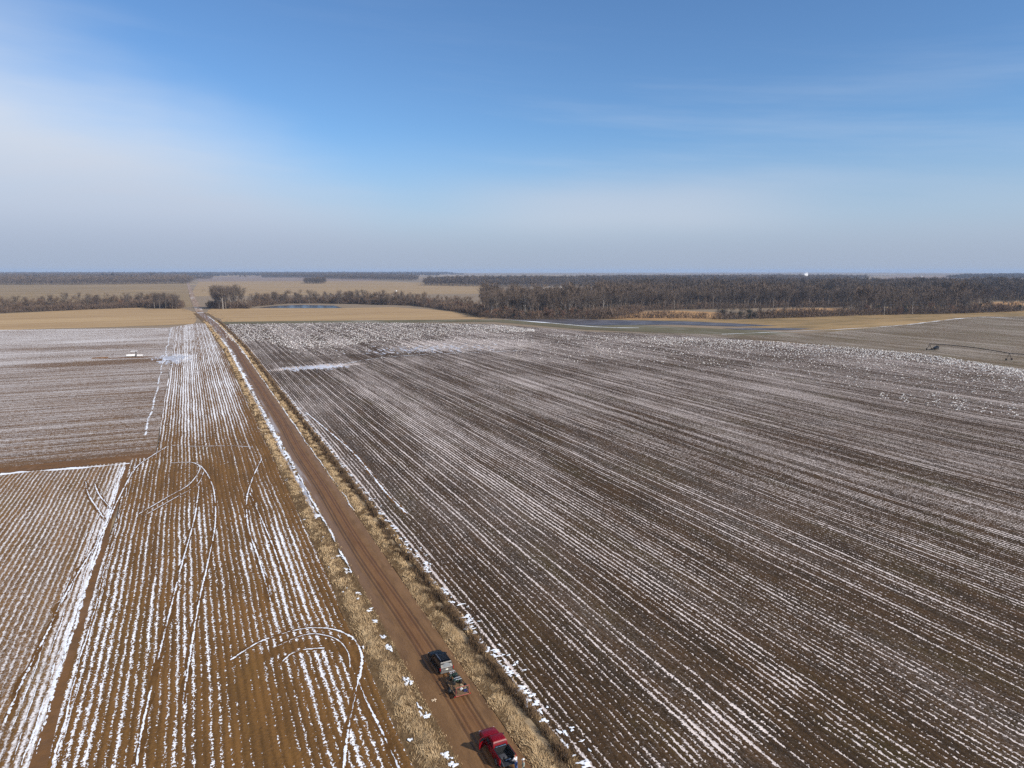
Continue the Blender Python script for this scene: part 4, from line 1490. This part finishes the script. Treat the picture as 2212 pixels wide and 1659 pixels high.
quad_bike((.98, 78.35, .62), R(4), "dark green quad bike with bare metal racks strapped on the front of the trailer", M_green)
# things lying on the trailer's boards
bx = B().box((0, 0, .11), (.34, .22, .22))
o = bx.build("box", M_whitep, None, bev=.015)
o.location = (1.05, 76.35, .615); o.rotation_euler = (0, 0, .35)
tag(o, "small white box lying on the trailer boards near the ramp gate", "box")
o = B().box((0, 0, .14), (.46, .36, .28), top=(.92, .92)).build("storage_tub", M_blue_plastic, None, bev=.02)
o.location = (1.42, 75.85, .615); o.rotation_euler = (0, 0, -.2)
tag(o, "dark blue plastic tub in the rear corner of the trailer", "tub")
bag = B()
for k in range(5):
    bag.box((random.uniform(-.25, .25), -.5 + .25 * k, .08 + random.uniform(0, .05)), (.30, .34, .16), top=(.7, .7), rot=Matrix.Rotation(random.uniform(-.6, .6), 3, 'Z'))
o = bag.build("canvas_bundle", M_tan_cloth, None, bev=.03)
o.location = (1.36, 76.75, .61)
tag(o, "crumpled tan canvas bundle along the right side of the trailer", "bundle")
o = B().bar((0, -.9, .05), (.12, .9, .05), .045).bar((.14, -.8, .05), (.22, .7, .05), .035).build("pole_bundle", M_rust, None)
o.location = (.20, 76.6, .61)
tag(o, "two long dark poles lying along the left side of the trailer", "poles")

# ---- red pickup truck with its tailgate down and the driver's door open
pk = empty("pickup_truck", (.87, 64.75, .04), R(1.0))
tag(pk, "dark red crew cab pickup truck with driver's door open and tailgate down", "truck")
body_loft([(2.80, .78, .84, .70, .42, .74, .92, .98), (2.62, .95, .98, .84, .34, .86, 1.08, 1.14), (1.9, .97, 1.00, .88, .32, .92, 1.14, 1.21), (1.25, .97, 1.0, .90, .32, .94, 1.15, 1.22),
           (.9, .96, 1.0, .93, .32, .94, 1.12, 1.16), (-1.02, .96, 1.0, .93, .32, .94, 1.12, 1.16)], M_red, pk)
cabr = [[(x * .90, y, 1.12) for x, y in ((-1, -1.0), (1, -1.0), (1, 1.28), (-1, 1.28))],
        [(x * .83, y, 1.58) for x, y in ((-1, -.92), (1, -.92), (1, .72), (-1, .72))],
        [(x * .74, y, 1.86) for x, y in ((-1, -.74), (1, -.74), (1, .36), (-1, .36))],
        [(x * .62, y, 1.91) for x, y in ((-1, -.60), (1, -.60), (1, .20), (-1, .20))]]
B().loft(cabr).build("cabin", M_red, pk, bev=.03)
B().quad((-.72, 1.275, 1.17), (.72, 1.275, 1.17), (.64, .46, 1.83), (-.64, .46, 1.83)).build("windscreen", M_glass, pk)
B().quad((-.66, -1.012, 1.24), (.66, -1.012, 1.24), (.62, -.855, 1.70), (-.62, -.855, 1.70)).build("rear_window", M_glass, pk)
for sx in (-1, 1):
    for y0, y1 in ((.92, .06), (-.04, -.84)):
        if sx < 0 and y0 > .5:
            continue
        B().quad((sx * .898, y0, 1.20), (sx * .898, y1, 1.20), (sx * .812, y1 + .04, 1.68), (sx * .812, y0 - .28 * (y0 > .5), 1.68)).build("window", M_glass, pk)
# the dark cabin seen through the open door, with its seats
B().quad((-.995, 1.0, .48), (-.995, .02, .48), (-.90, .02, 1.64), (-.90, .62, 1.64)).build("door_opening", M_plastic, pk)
B().box((-.80, .28, .95), (.42, .5, .5), top=(.8, .5), shift=(0, -.12)).build("seat", M_seat, pk, bev=.04)
# bed: floor, two sides with inner walls and wheel boxes, front wall
bed = B().box((0, -1.95, .66), (1.50, 1.86, .06)).build("bed_floor", M_liner, pk)
for sx in (-1, 1):
    B().prism([(-1.03, .34), (-1.03, 1.30), (-2.88, 1.30), (-2.88, .46), (-2.42, .46), (-2.34, .70), (-2.12, .86), (-1.84, .86), (-1.62, .70), (-1.54, .36)], sx * .84, sx * 1.00).build("bed_side", M_red, pk, bev=.035)
    B().box((sx * .79, -1.95, .98), (.06, 1.84, .58)).build("bed_wall", M_liner, pk)
    B().box((sx * .64, -1.98, .80), (.26, .90, .22)).build("wheel_box", M_liner, pk, bev=.03)
    B().box((sx * .84, -1.95, 1.315), (.14, 1.80, .03)).build("bed_rail", M_liner, pk, bev=.008)
    B().box((sx * .92, -2.905, 1.02), (.13, .05, .34)).build("tail_light", M_lamp, pk, bev=.015)
B().box((0, -1.06, .98), (1.62, .07, .60)).build("bed_front", M_liner, pk)
B().bar((-.62, -1.02, 1.33), (.62, -1.02, 1.33), .03).build("headboard_bar", M_chrome, pk)
B().box((0, -3.15, .70), (1.56, .56, .07)).build("tailgate", M_plastic, pk, bev=.02)
B().box((0, -2.98, .50), (1.86, .18, .18)).build("rear_bumper", M_chrome, pk, bev=.04)
b = B()
for sx in (-1, 1):
    b.bar((sx * .78, -2.88, 1.12), (sx * .70, -3.36, .74), .012, n=5)
b.build("tailgate_strap", M_alloy, pk)
door = empty("door", (-.985, 1.02, 0), R(-62))
door.parent = pk
B().prism([(0, .42), (0, 1.15), (-1.02, 1.15), (-1.02, .42)], -.04, .04).build("door_panel", M_red, door, bev=.02)
b = B()
for a, c in (((.03, -.02, 1.14), (.10, -.42, 1.68)), ((.10, -.42, 1.68), (.10, -.98, 1.68)), ((.10, -.98, 1.68), (.03, -1.0, 1.14))):
    b.bar(a, c, .028)
b.build("window_frame", M_red, door)
B().quad((.03, -.08, 1.16), (.03, -.98, 1.16), (.095, -.96, 1.66), (.095, -.44, 1.66)).build("window_glass", M_glass, door)
car_front(pk, 1.0, 2.80, .88, 1.0, M_chrome)
mirrors(pk, 1.0, .86, 1.24, M_plastic)
wheels(pk, 1.02, (1.85, -1.98), .41, .27)

# load in the pickup bed
o = B().box((0, 0, .10), (.78, .62, .20), top=(.95, .95)).build("tool_case", simple("dark_grey_plastic", (.055, .055, .058), .5, .4), None, bev=.02)
o.location = (.70, 62.75, .735)
tag(o, "flat dark grey case lying in the red pickup's bed", "case")
o = B().bar((-.3, 0, .05), (.3, .06, .05), .05).build("metal_tube", M_chrome, None)
o.location = (1.06, 62.12, .735)
tag(o, "short shiny metal tube lying across the rear of the pickup bed", "tube")

# ---- second trailer: only its tongue and front rail reach into the picture
t2 = empty("utility_trailer", (.80, 57.9, .04))
tag(t2, "black trailer hitched behind the red pickup, seen only by its drawbar", "trailer")
b = B()
for sx in (-1, 1):
    b.bar((sx * .70, 2.0, .48), (0, 3.35, .50), .055)
    b.box((sx * .9, 0, .48), (.09, 4.0, .12))
b.bar((0, 3.2, .5), (0, 3.62, .52), .06)
b.box((0, 2.0, .48), (1.84, .09, .12))
b.box((.0, 2.6, .56), (.36, .5, .12))
b.bar((.0, 2.95, .25), (.0, 2.95, .95), .035)
b.build("drawbar", M_frame, t2)
B().box((0, 0, .56), (1.72, 3.96, .04)).build("deck", M_deck, t2)
b = B()
for z in (.78, 1.05):
    b.bar((-.9, 1.98, z), (.9, 1.98, z), .028)
for x in (-.9, 0, .9):
    b.bar((x, 1.98, .5), (x, 1.98, 1.05), .028)
b.build("front_rail", M_frame, t2)
wheels(t2, 1.16, (-.2,), .33, .20)


# ------------------------------------------------------------------ two people behind the pickup
def skinned(name, mat, parent, chains, sub=2, root=None):
    """one continuous surface grown over a skeleton of joints: chains of (point, radius)"""
    bm = bmesh.new()
    lay = bm.verts.layers.skin.verify()
    seen = {}

    def vert(p, r):
        key = tuple(round(c, 4) for c in p)
        if key not in seen:
            v = bm.verts.new(p)
            v[lay].radius = (r, r) if not isinstance(r, tuple) else r
            seen[key] = v
        return seen[key]
    for ch in chains:
        for (a, ra), (c, rc) in zip(ch[:-1], ch[1:]):
            va, vc = vert(a, ra), vert(c, rc)
            if va is not vc and bm.edges.get((va, vc)) is None:
                bm.edges.new((va, vc))
    first = vert(*chains[0][0])
    first[lay].use_root = True
    me = bpy.data.meshes.new(name)
    bm.to_mesh(me)
    bm.free()
    me.materials.append(mat)
    o = link(name, me, parent)
    o.modifiers.new("skin", 'SKIN').use_smooth_shade = True
    s = o.modifiers.new("smooth", 'SUBSURF')
    s.levels = 1
    s.render_levels = sub
    return o


def hand(wr, dirv, side, chain):
    """palm and five unequal, slightly curled fingers"""
    d = Vector(dirv).normalized()
    acr = d.cross(Vector((0, 0, 1)))
    acr = acr.normalized() if acr.length > .05 else Vector((0, 1, 0))
    pal = d.cross(acr).normalized()
    palm = wr + d * .085
    chain.append([(tuple(wr), .026), (tuple(palm), (.036, .018))])
    for k, L in enumerate((.066, .076, .071, .055)):
        b = palm + acr * (.024 - .016 * k)
        m_ = b + d * L * .5 + pal * .006
        e = b + d * L * .92 + pal * .022
        chain.append([(tuple(palm), (.036, .018)), (tuple(b), .010), (tuple(m_), .0085), (tuple(e), .007)])
    tb = wr + d * .035 + acr * .030
    chain.append([(tuple(wr), .026), (tuple(tb), .012), (tuple(tb + d * .035 + acr * .018), .010), (tuple(tb + d * .06 + acr * .02 + pal * .01), .008)])


def person(loc, rz, label, shirt, trousers, skin_m, hair_m, hat_m=None, bend=0.0, arms=None, hat=None):
    p = empty("person", loc, rz)
    tag(p, label, "person")
    yb = math.sin(bend)
    def up(z, y=0.0, x=0.0):            # a point of the trunk, bent forward at the hips
        dz = z - .95
        return (x, y * math.cos(bend) + dz * yb, .95 + dz * math.cos(bend) - y * yb * .3)
    hip, waist, chest, neck = up(.96), up(1.12), up(1.34), up(1.50)
    legs = []
    for sx in (-1, 1):
        hp, kn, an = (sx * .10, 0, .90), (sx * .115, .03 if sx > 0 else -.02, .49), (sx * .125, -.01 if sx > 0 else -.05, .09)
        legs.append([(hip, .13), (hp, .088), (kn, .056), (an, .040)])
    arms = arms or [[(-.19, 0, 1.42), (-.26, .05, 1.14), (-.24, .22, .96)], [(.19, 0, 1.42), (.27, -.02, 1.13), (.25, .12, .93)]]
    body = [[(hip, .13), (waist, .125), (chest, .145), (neck, .062), (up(1.57), .058), (up(1.66, .02), (.078, .092)), (up(1.735, .01), (.07, .082)), (up(1.775), .045)]]
    sleeves = [[(hip, .148), (waist, .142), (chest, .162), (up(1.45), .10)]]
    for a in arms:
        sh, elb, wr = (up(a[0][2], a[0][1], a[0][0]), up(a[1][2], a[1][1], a[1][0]), up(a[2][2], a[2][1], a[2][0]))
        body.append([(chest, .145), (sh, .060), (elb, .042), (wr, .029)])
        hand(Vector(wr), Vector(wr) - Vector(elb), 1, body)
        w2 = tuple(Vector(elb).lerp(Vector(wr), .88))
        sleeves.append([(chest, .162), (sh, .074), (elb, .056), (w2, .043)])
    feet = [[(lg[-1][0], .040), ((lg[-1][0][0], lg[-1][0][1] + .13, .045), .036)] for lg in legs]
    bd = skinned("body", skin_m, p, body + legs + feet)
    skinned("shirt", shirt, p, sleeves)
    skinned("trousers", trousers, p, [[(a, r + .022) for a, r in lg] for lg in legs] + [[(hip, .152), (up(1.06), .150)]])
    for ft in feet:
        (a, _), (c, _) = ft
        skinned("shoe", M_rubber, p, [[((a[0], a[1] - .06, .05), .045), ((a[0], a[1] + .06, .05), .050), ((c[0], c[1] + .05, .04), .040)]])
    hd = Vector(up(1.69, .01))
    q = Matrix.Rotation(-bend, 3, 'X')
    b = B()
    rings = []
    for t in range(5):                     # hair: a shell over the top and back of the head
        a = R(8 + 20 * t)
        rr_, zz = .108 * math.cos(a), .105 * math.sin(a)
        rings.append([hd + q @ Vector((math.cos(6.2832 * k / 12) * rr_ * .9, math.sin(6.2832 * k / 12) * rr_ * 1.06 - .012, zz + .01)) for k in range(12)])
    b.loft(rings).build("hair", hair_m, p)
    b = B()
    b.box(hd + q @ Vector((0, .118, -.015)), (.026, .034, .05), rot=q)
    b.build("nose", skin_m, p, bev=.008)
    for sx in (-1, 1):
        B().box(hd + q @ Vector((sx * .092, .0, -.01)), (.018, .042, .062), rot=q).build("ear", skin_m, p, bev=.006)
        B().box(hd + q @ Vector((sx * .034, .098, .012)), (.026, .012, .011), rot=q).build("eye", M_plastic, p, bev=.003)
    B().box(hd + q @ Vector((0, .098, -.055)), (.05, .012, .011), rot=q).build("mouth", M_lamp, p, bev=.003)
    if hat_m is not None:
        b = B()
        rings = []
        for rr_, zz in ((.112, .035), (.118, .07), (.108, .115), (.07, .145), (.02, .155)):
            rings.append([hd + q @ Vector((math.cos(6.2832 * k / 14) * rr_, math.sin(6.2832 * k / 14) * rr_ * 1.06, zz)) for k in range(14)])
        b.loft(rings)
        b.loft([[hd + q @ Vector((x, y, z)) for x, y, z in ((-.09, .06, .045), (.09, .06, .045), (.09, .06, .058), (-.09, .06, .058))],
                [hd + q @ Vector((x, y, z)) for x, y, z in ((-.07, .20, .03), (.07, .20, .03), (.07, .20, .040), (-.07, .20, .040))]])
        b.build("cap", hat_m, p, bev=.006)
    return p


M_skin = simple("skin", (.36, .20, .13), .6, .3, var=.1)
M_hair = simple("brown_hair", (.05, .03, .018), .7, .3)
M_hair2 = simple("greying_hair", (.20, .18, .16), .7, .3)
M_shirt1 = simple("pale_grey_shirt", (.58, .55, .57), .85, .1, var=.15)
M_jeans = simple("blue_jeans", (.075, .14, .32), .85, .1, var=.25)
M_jacket = simple("grey_green_jacket", (.27, .31, .27), .85, .1, var=.2)
M_khaki = simple("dark_trousers", (.05, .05, .045), .85, .1)
person((1.52, 61.15, .06), R(20), "person in pale grey shirt and blue jeans leaning over the pickup's lowered tailgate", M_shirt1, M_jeans, M_skin, M_hair, None, bend=R(16),
       arms=[[(-.19, 0, 1.42), (-.27, .16, 1.18), (-.22, .40, 1.08)], [(.19, 0, 1.42), (.29, .10, 1.16), (.27, .34, 1.02)]])
person((1.98, 60.28, .06), R(78), "person in white cap and grey green jacket standing behind the pickup", M_jacket, M_khaki, M_skin, M_hair2, M_whitep)

# pale litter on the road behind the trailer
b = B()
for k in range(5):
    a = 1.257 * k + random.uniform(-.3, .3)
    L = random.uniform(.28, .46)
    b.box((math.cos(a) * L * .5, math.sin(a) * L * .5, .05), (L, .10, .05), top=(.7, .5), rot=Matrix.Rotation(a, 3, 'Z'))
o = b.build("litter", simple("pale_straw", (.62, .50, .36), .9, .1), None, bev=.01)
o.location = (-2.39, 76.54, .03)
tag(o, "pale straw coloured scrap with spread arms lying on the dirt road", "litter")

# ------------------------------------------------------------------ irrigation arm in the pale field at the right
pv = empty("irrigation_pivot", (418, 312, -.04), 0)
tag(pv, "long wheeled irrigation arm on triangular legs crossing the pale field", "irrigation machine")


def px_(s):                               # the arm runs from its end tower towards the lower right
    return Vector((418 - 9.0 * s / 56, 312 - 56 * s / 56, 0)) - Vector((418, 312, 0))


for k in range(4):
    p0 = px_(56 * k)
    ax = (px_(1) - px_(0)).normalized()
    sd_ = Vector((-ax.y, ax.x, 0))
    b = B()
    for sgn in (-1, 1):
        b.bar(p0 + sd_ * sgn * 2.0 + Vector((0, 0, .5)), p0 + Vector((0, 0, 4.1)), .12, n=6)
        b.bar(p0 + sd_ * sgn * 1.2 + Vector((0, 0, 1.9)), p0 - sd_ * sgn * .6 + Vector((0, 0, 3.0)), .07, n=5)
    b.bar(p0 - sd_ * 2.1 + Vector((0, 0, .55)), p0 + sd_ * 2.1 + Vector((0, 0, .55)), .12, n=6)
    tw_ = b.build("tower", M_rust, pv)
    for sgn in (-1, 1):
        B().ring(p0 + sd_ * sgn * 2.1 + Vector((0, 0, .62)), ax.cross(Vector((0, 0, 1))) * 1.0, .62, .30, .32, 16).build("wheel", M_rubber, tw_)
    if k < 3:
        p1 = px_(56 * (k + 1))
        b = B()
        N_ = 10
        top = [p0.lerp(p1, i / N_) + Vector((0, 0, 4.1 + .9 * math.sin(math.pi * i / N_))) for i in range(N_ + 1)]
        for i in range(N_):
            b.bar(top[i], top[i + 1], .24, n=6)
        b.build("span_pipe", M_rust, pv)
        b = B()
        for i in range(1, N_):
            m_ = p0.lerp(p1, i / N_) + Vector((0, 0, 3.5 + .25 * math.sin(math.pi * i / N_)))
            for sgn in (-1, 1):
                b.bar(top[i], m_ + sd_ * sgn * .7, .035, n=4)
                m2 = p0.lerp(p1, (i + 1) / N_) + Vector((0, 0, 3.5 + .25 * math.sin(math.pi * (i + 1) / N_))) if i + 1 < N_ else top[N_]
                b.bar(m_ + sd_ * sgn * .7, m2 + sd_ * sgn * (.7 if i + 1 < N_ else 0), .03, n=4)
        b.build("truss_rods", M_rust, pv)

# dark box trailer under the end of the arm
dk = empty("box_trailer", (422.5, 310.5, -.04), R(-72))
tag(dk, "dark box trailer parked under the end of the irrigation arm", "trailer")
B().prism([(-2.6, .7), (2.7, .7), (2.7, 2.3), (1.4, 2.3), (-2.6, 1.75)], -1.1, 1.1).build("body", M_frame, dk, bev=.05)
B().box((0, 2.0, 2.45), (1.2, 1.1, .4)).build("engine_cover", M_frame, dk, bev=.05)
B().bar((0, -2.6, .7), (0, -4.2, .6), .06).build("tongue", M_frame, dk)
wheels(dk, 1.25, (.4,), .42, .24, M_dusty_sheen)

# pump stand with a white roof and a pipe in the far left field
pu = empty("pump_station", (-59.5, 488, 0), R(2))
tag(pu, "white roofed pump stand with a long white tank out in the left field", "pump")
B().bar((1.6, 0, 0), (1.6, 0, 3.2), .22, n=8).build("post", M_frame, pu)
B().box((.7, 0, 3.35), (3.8, 2.6, .16)).build("roof", M_whitep, pu, bev=.03)
B().bar((-3.6, -.8, .85), (1.0, -.8, .85), .62, n=14).build("tank", M_whitep, pu)
B().bar((2.0, -.8, .75), (5.2, -.6, .62), .36, n=12).build("pipe", M_whitep, pu)
b = B()
for x in (-2.8, -.2):
    b.box((x, -.8, .14), (.4, 1.2, .36))
b.box((1.3, -.8, .35), (1.1, 1.1, .7))
b.build("base", M_frame, pu)
poly_sheet("field", [(-82, 484), (-72, 481), (-54, 479), (-46, 482), (-52, 486), (-66, 487)], .015, M_soil, step=3, jitter=.5)
o = B().box((0, 0, .3), (9.0, 1.6, .6), top=(.9, .5)).build("culvert_bank", M_soil, None, bev=.1)
o.location = (-77, 487, 0); o.rotation_euler = (0, 0, .08)
tag(o, "low dark muddy bank with a culvert end left of the white roofed pump stand", "bank")

# ------------------------------------------------------------------ far buildings
def farm_shed(px, py, L, W_, hh, label, wall_m, roof_m, rz):
    x, y = G(px, py)
    s = empty("farm_shed", (x, y, -.25), rz)
    tag(s, label, "shed")
    B().box((0, 0, hh * .5), (L, W_, hh)).build("wall", wall_m, s)
    B().prism([(-W_ * .54, hh), (0, hh * 1.45), (W_ * .54, hh)], -L * .52, L * .52).build("roof", roof_m, s)
    B().box((L * .2, -W_ * .502, hh * .4), (L * .12, .12, hh * .8)).build("door", M_frame, s)


M_roofw = simple("pale_metal_roof", (.75, .76, .78), .4, .4, .2, var=.08, scale=.3)
M_wallg = simple("grey_cladding", (.30, .31, .33), .7, .3, var=.15, scale=.3)
az0 = -YAW
farm_shed(1842, 605.5, 52, 16, 6, "long low pale roofed shed at the edge of the distant wood", M_wallg, M_roofw, -az0 - .3)
farm_shed(1858, 606.5, 26, 14, 7, "smaller white shed beside the long pale roofed one", M_whitep, M_roofw, -az0 + .1)
farm_shed(1868, 605, 20, 14, 8, "dark fronted shed at the right end of the distant farmyard", M_frame, M_roofw, -az0 + .2)
farm_shed(1795, 610, 14, 9, 5, "small pale house among the trees left of the distant farmyard", M_whitep, M_roofw, -az0)
farm_shed(1431, 604.5, 40, 16, 12, "white shed half hidden in the far middle wood", M_whitep, M_roofw, -az0)
farm_shed(1990, 598.5, 26, 14, 7, "small white shed alone in the far right field", M_whitep, M_roofw, -az0)
x, y = G(1740, 603.5)
ge = empty("grain_store", (x, y, -.25), -az0)
tag(ge, "white grain store with tall bins rising above the distant wood", "grain store")
for k, (ox, rr_, hh) in enumerate(((-22, 8, 30), (-4, 8, 33), (13, 7, 31))):
    b = B().bar((ox, 0, 0), (ox, 0, hh), rr_, n=18)
    bn = b.build("bin", M_whitep, ge)
    B().bar((ox, 0, hh), (ox, 0, hh + 4), rr_, .8, n=18).build("bin_roof", M_roofw, bn)
B().box((24, 0, 20), (5, 5, 40)).build("elevator_leg", M_whitep, ge)
B().bar((24, 0, 39), (-4, 0, 37), .9, n=6).build("conveyor", M_whitep, ge)
for px, py, lab in ((856, 630, "small white tank standing in the tan field behind the ditch"), (2010, 604, "tiny white tank at the right end of the far snowy strip")):
    x, y = G(px, py)
    k = 1.0 if py > 620 else 2.2
    t = empty("tank", (x, y, -.2), 0)
    tag(t, lab, "tank")
    B().bar((0, 0, .6 * k), (0, 0, 3.4 * k), 1.6 * k, n=16).build("shell", M_whitep, t)
    B().bar((0, 0, 0), (0, 0, .6 * k), 1.2 * k, n=10).build("base", M_frame, t)
x, y = G(428, 676)
br = empty("bridge", (road_x(962), 962, 0), 0)
tag(br, "small pale bridge where the road crosses the ditch", "bridge")
B().box((0, 0, .14), (7.6, 11, .22)).build("deck", simple("pale_concrete", (.42, .42, .44), .8, .2), br, bev=.03)
for sx in (-1, 1):
    b = B().box((sx * 3.7, 0, .75), (.14, 11, .16))
    for yy in (-5, -2.5, 0, 2.5, 5):
        b.box((sx * 3.7, yy, .45), (.16, .2, .6))
    b.build("railing", M_rust, br)

# ------------------------------------------------------------------ the flock of white geese
M_goose = simple("white_feathers", (.80, .79, .77), .85, .1, var=.05)
M_wingtip = simple("black_feathers", (.03, .03, .03), .8, .1)
M_bill = simple("orange_bill", (.55, .20, .06), .6, .2)


def goose_np(head_up):
    """body, tail, neck, head and legs of a standing goose 0.7 m long; material 0 white, 1 black tips, 2 orange"""
    Vs, Fs, Ms, o = [], [], [], 0

    def add(V, Fc, m):
        nonlocal o
        Vs.append(V); Fs.append(Fc + o); Ms.extend([m] * len(Fc)); o += len(V)

    def rings(cs, m, n=7):
        V = []
        for (y, z, rx, rz) in cs:
            a = np.linspace(0, 2 * np.pi, n, endpoint=False)
            V.append(np.stack([np.cos(a) * rx, np.full(n, y), z + np.sin(a) * rz], -1))
        V = np.concatenate(V)
        Fc = []
        for k in range(len(cs) - 1):
            for i in range(n):
                j = (i + 1) % n
                a, b, c, d = k * n + i, k * n + j, (k + 1) * n + j, (k + 1) * n + i
                Fc += [[a, b, c], [a, c, d]]
        add(V, np.array(Fc), m)
    rings([(-.30, .36, .03, .025), (-.18, .33, .10, .09), (.0, .30, .135, .125), (.16, .31, .10, .11), (.24, .34, .05, .06)], 0)
    if head_up:
        for p0, p1, r0, r1 in (((0, .20, .36), (0, .27, .56), .05, .035), ((0, .27, .56), (0, .33, .62), .045, .035)):
            add(*tube(p0, p1, r0, r1, 5), 0)
        add(*tube((0, .33, .62), (0, .41, .60), .028, .008, 4), 2)
    else:
        for p0, p1, r0, r1 in (((0, .20, .34), (0, .40, .20), .05, .035), ((0, .40, .20), (0, .46, .10), .04, .03)):
            add(*tube(p0, p1, r0, r1, 5), 0)
        add(*tube((0, .46, .10), (0, .49, .03), .025, .008, 4), 2)
    for sx in (-1, 1):
        add(*tube((sx * .06, -.16, .39), (sx * .05, -.40, .37), .035, .006, 4), 1)
        add(*tube((sx * .05, .02, .20), (sx * .05, .02, .0), .014, .012, 4), 2)
    return np.concatenate(Vs), np.concatenate(Fs), np.array(Ms)


gr = np.random.default_rng(3)
gp0, gp1 = goose_np(True), goose_np(False)


def flock_px(n, top, bot, dens):
    """measured spread of the flock: between two lines of the photograph"""
    tx, ty = np.array(top).T
    bx_, by_ = np.array(bot).T
    out = []
    x0, x1 = tx.min(), tx.max()
    while len(out) < n:
        x = gr.uniform(x0, x1)
        a, b_ = np.interp(x, tx, ty), np.interp(x, bx_, by_)
        u = gr.random()
        if gr.random() > dens(u, x):
            continue
        out.append(G(x, a + (b_ - a) * u))
    return out


pts = []
pts += flock_px(5200, [(488, 701), (560, 700), (700, 698), (800, 697), (950, 699), (1080, 703), (1155, 713)], [(560, 738), (640, 756), (720, 752), (820, 737), (950, 727), (1080, 720), (1156, 717)],
                lambda u, x: (1.0 - .45 * u) * (1 if x < 900 else .8))
pts += flock_px(700, [(620, 735), (800, 733), (1000, 728), (1150, 722)], [(700, 775), (880, 775), (1050, 770), (1150, 760)], lambda u, x: (1 - u) ** 1.3)
pts += flock_px(3800, [(1180, 723), (1360, 727), (1520, 731), (1700, 740), (1850, 752), (2000, 766), (2100, 782), (2230, 803)], [(1180, 733), (1360, 742), (1520, 752), (1700, 766), (1850, 775), (2000, 785), (2100, 800), (2230, 822)],
                lambda u, x: (1.0 - .75 * u) * (.35 if x < 1400 else 1))
pts += flock_px(1300, [(1150, 735), (1500, 750), (1800, 772), (2000, 785), (2230, 820)], [(1150, 790), (1500, 815), (1800, 845), (2000, 870), (2230, 900)], lambda u, x: (1 - u) ** 1.4)
pts += flock_px(170, [(1900, 850), (2050, 855), (2230, 880)], [(1900, 862), (2050, 885), (2230, 905)], lambda u, x: (.5 + .5 * math.sin(x * .11)) * .9)
pts = np.array(pts)
dd = np.hypot(pts[:, 0] + CX, pts[:, 1])
order = np.argsort(dd)
near_i, rest_i = order[:300], order[300:]
gm = []
for (V, Fc, mi_) in (gp0, gp1):
    gm.append(np_mesh("goose", V, Fc, [M_goose, M_wingtip, M_bill], mi_))
for k, i in enumerate(near_i):
    o = link("goose", gm[int(gr.random() < .4)], None, (pts[i, 0], pts[i, 1], .02))
    o.rotation_euler = (0, 0, gr.uniform(0, 6.28))
    s = gr.uniform(.95, 1.2)
    o.scale = (s, s, s)
    tag(o, "white goose standing loosely scattered on the near right fringe of the flock", "goose", "scattered geese on the right fringe of the flock")
Vs, Fs, Ms, o_ = [], [], [], 0
for i in rest_i:
    V, Fc, mi_ = gp0 if gr.random() < .6 else gp1
    a, s = gr.uniform(0, 6.28), gr.uniform(1.0, 1.35)
    ca, sa = math.cos(a) * s, math.sin(a) * s
    Vs.append(np.stack([V[:, 0] * ca - V[:, 1] * sa + pts[i, 0], V[:, 0] * sa + V[:, 1] * ca + pts[i, 1], V[:, 2] * s + .02], -1))
    Fs.append(Fc + o_)
    Ms.append(mi_)
    o_ += len(V)
fl = link("geese", np_mesh("geese", np.concatenate(Vs), np.concatenate(Fs), [M_goose, M_wingtip, M_bill], np.concatenate(Ms)))
fl['kind'] = 'stuff'

# one bird in the air far out over the wood
bird = B()
bird.loft([[(math.cos(6.2832 * k / 8) * r_, y_, math.sin(6.2832 * k / 8) * r_) for k in range(8)] for y_, r_ in ((-.45, .02), (-.2, .10), (.1, .14), (.35, .06), (.55, .03))])
for sx in (-1, 1):
    bird.loft([[(sx * x, y, z), (sx * x, y - c, z), (sx * x, y - c, z - .02), (sx * x, y, z - .02)] for x, y, z, c in ((.08, .18, .03, .34), (.5, .24, .20, .30), (1.05, .05, .28, .10))])
o = bird.build("bird", simple("dark_feathers", (.05, .045, .04), .8, .1), None)
u_, v_ = (1365 / SP - 512) / F, (384 - 497 / SP) / F
dloc = Vector((u_ * 420, v_ * math.cos(PITCH) * 420 - math.sin(PITCH) * 420, 0))
o.location = (-CX + 420 * (u_ * math.cos(YAW) + math.sin(-YAW)), 420 * (math.cos(YAW) - u_ * math.sin(-YAW)), H + 420 * (v_ * math.cos(PITCH) - math.sin(PITCH)) * 1.0)
o.rotation_euler = (0, 0, 1.2)
tag(o, "single small dark bird flying in the sky over the distant wood", "bird")

# ------------------------------------------------------------------ the air: thin haze over the whole plain
hz = B().box((0, 6000, 34), (31000, 19000, 72)).bm
me = bpy.data.meshes.new("haze")
bmesh.ops.recalc_face_normals(hz, faces=hz.faces)
hz.to_mesh(me)
hz.free()
mh = bpy.data.materials.new("haze")
mh.use_nodes = True
mh.node_tree.nodes.clear()
pvn = mh.node_tree.nodes.new('ShaderNodeVolumePrincipled')
pvn.inputs['Color'].default_value = (.50, .66, .92, 1)
pvn.inputs['Density'].default_value = 0.6e-4
pvn.inputs['Anisotropy'].default_value = 0.0
ho = mh.node_tree.nodes.new('ShaderNodeOutputMaterial')
mh.node_tree.links.new(pvn.outputs[0], ho.inputs['Volume'])
me.materials.append(mh)
hob = link("haze", me)
hob['kind'] = 'stuff'
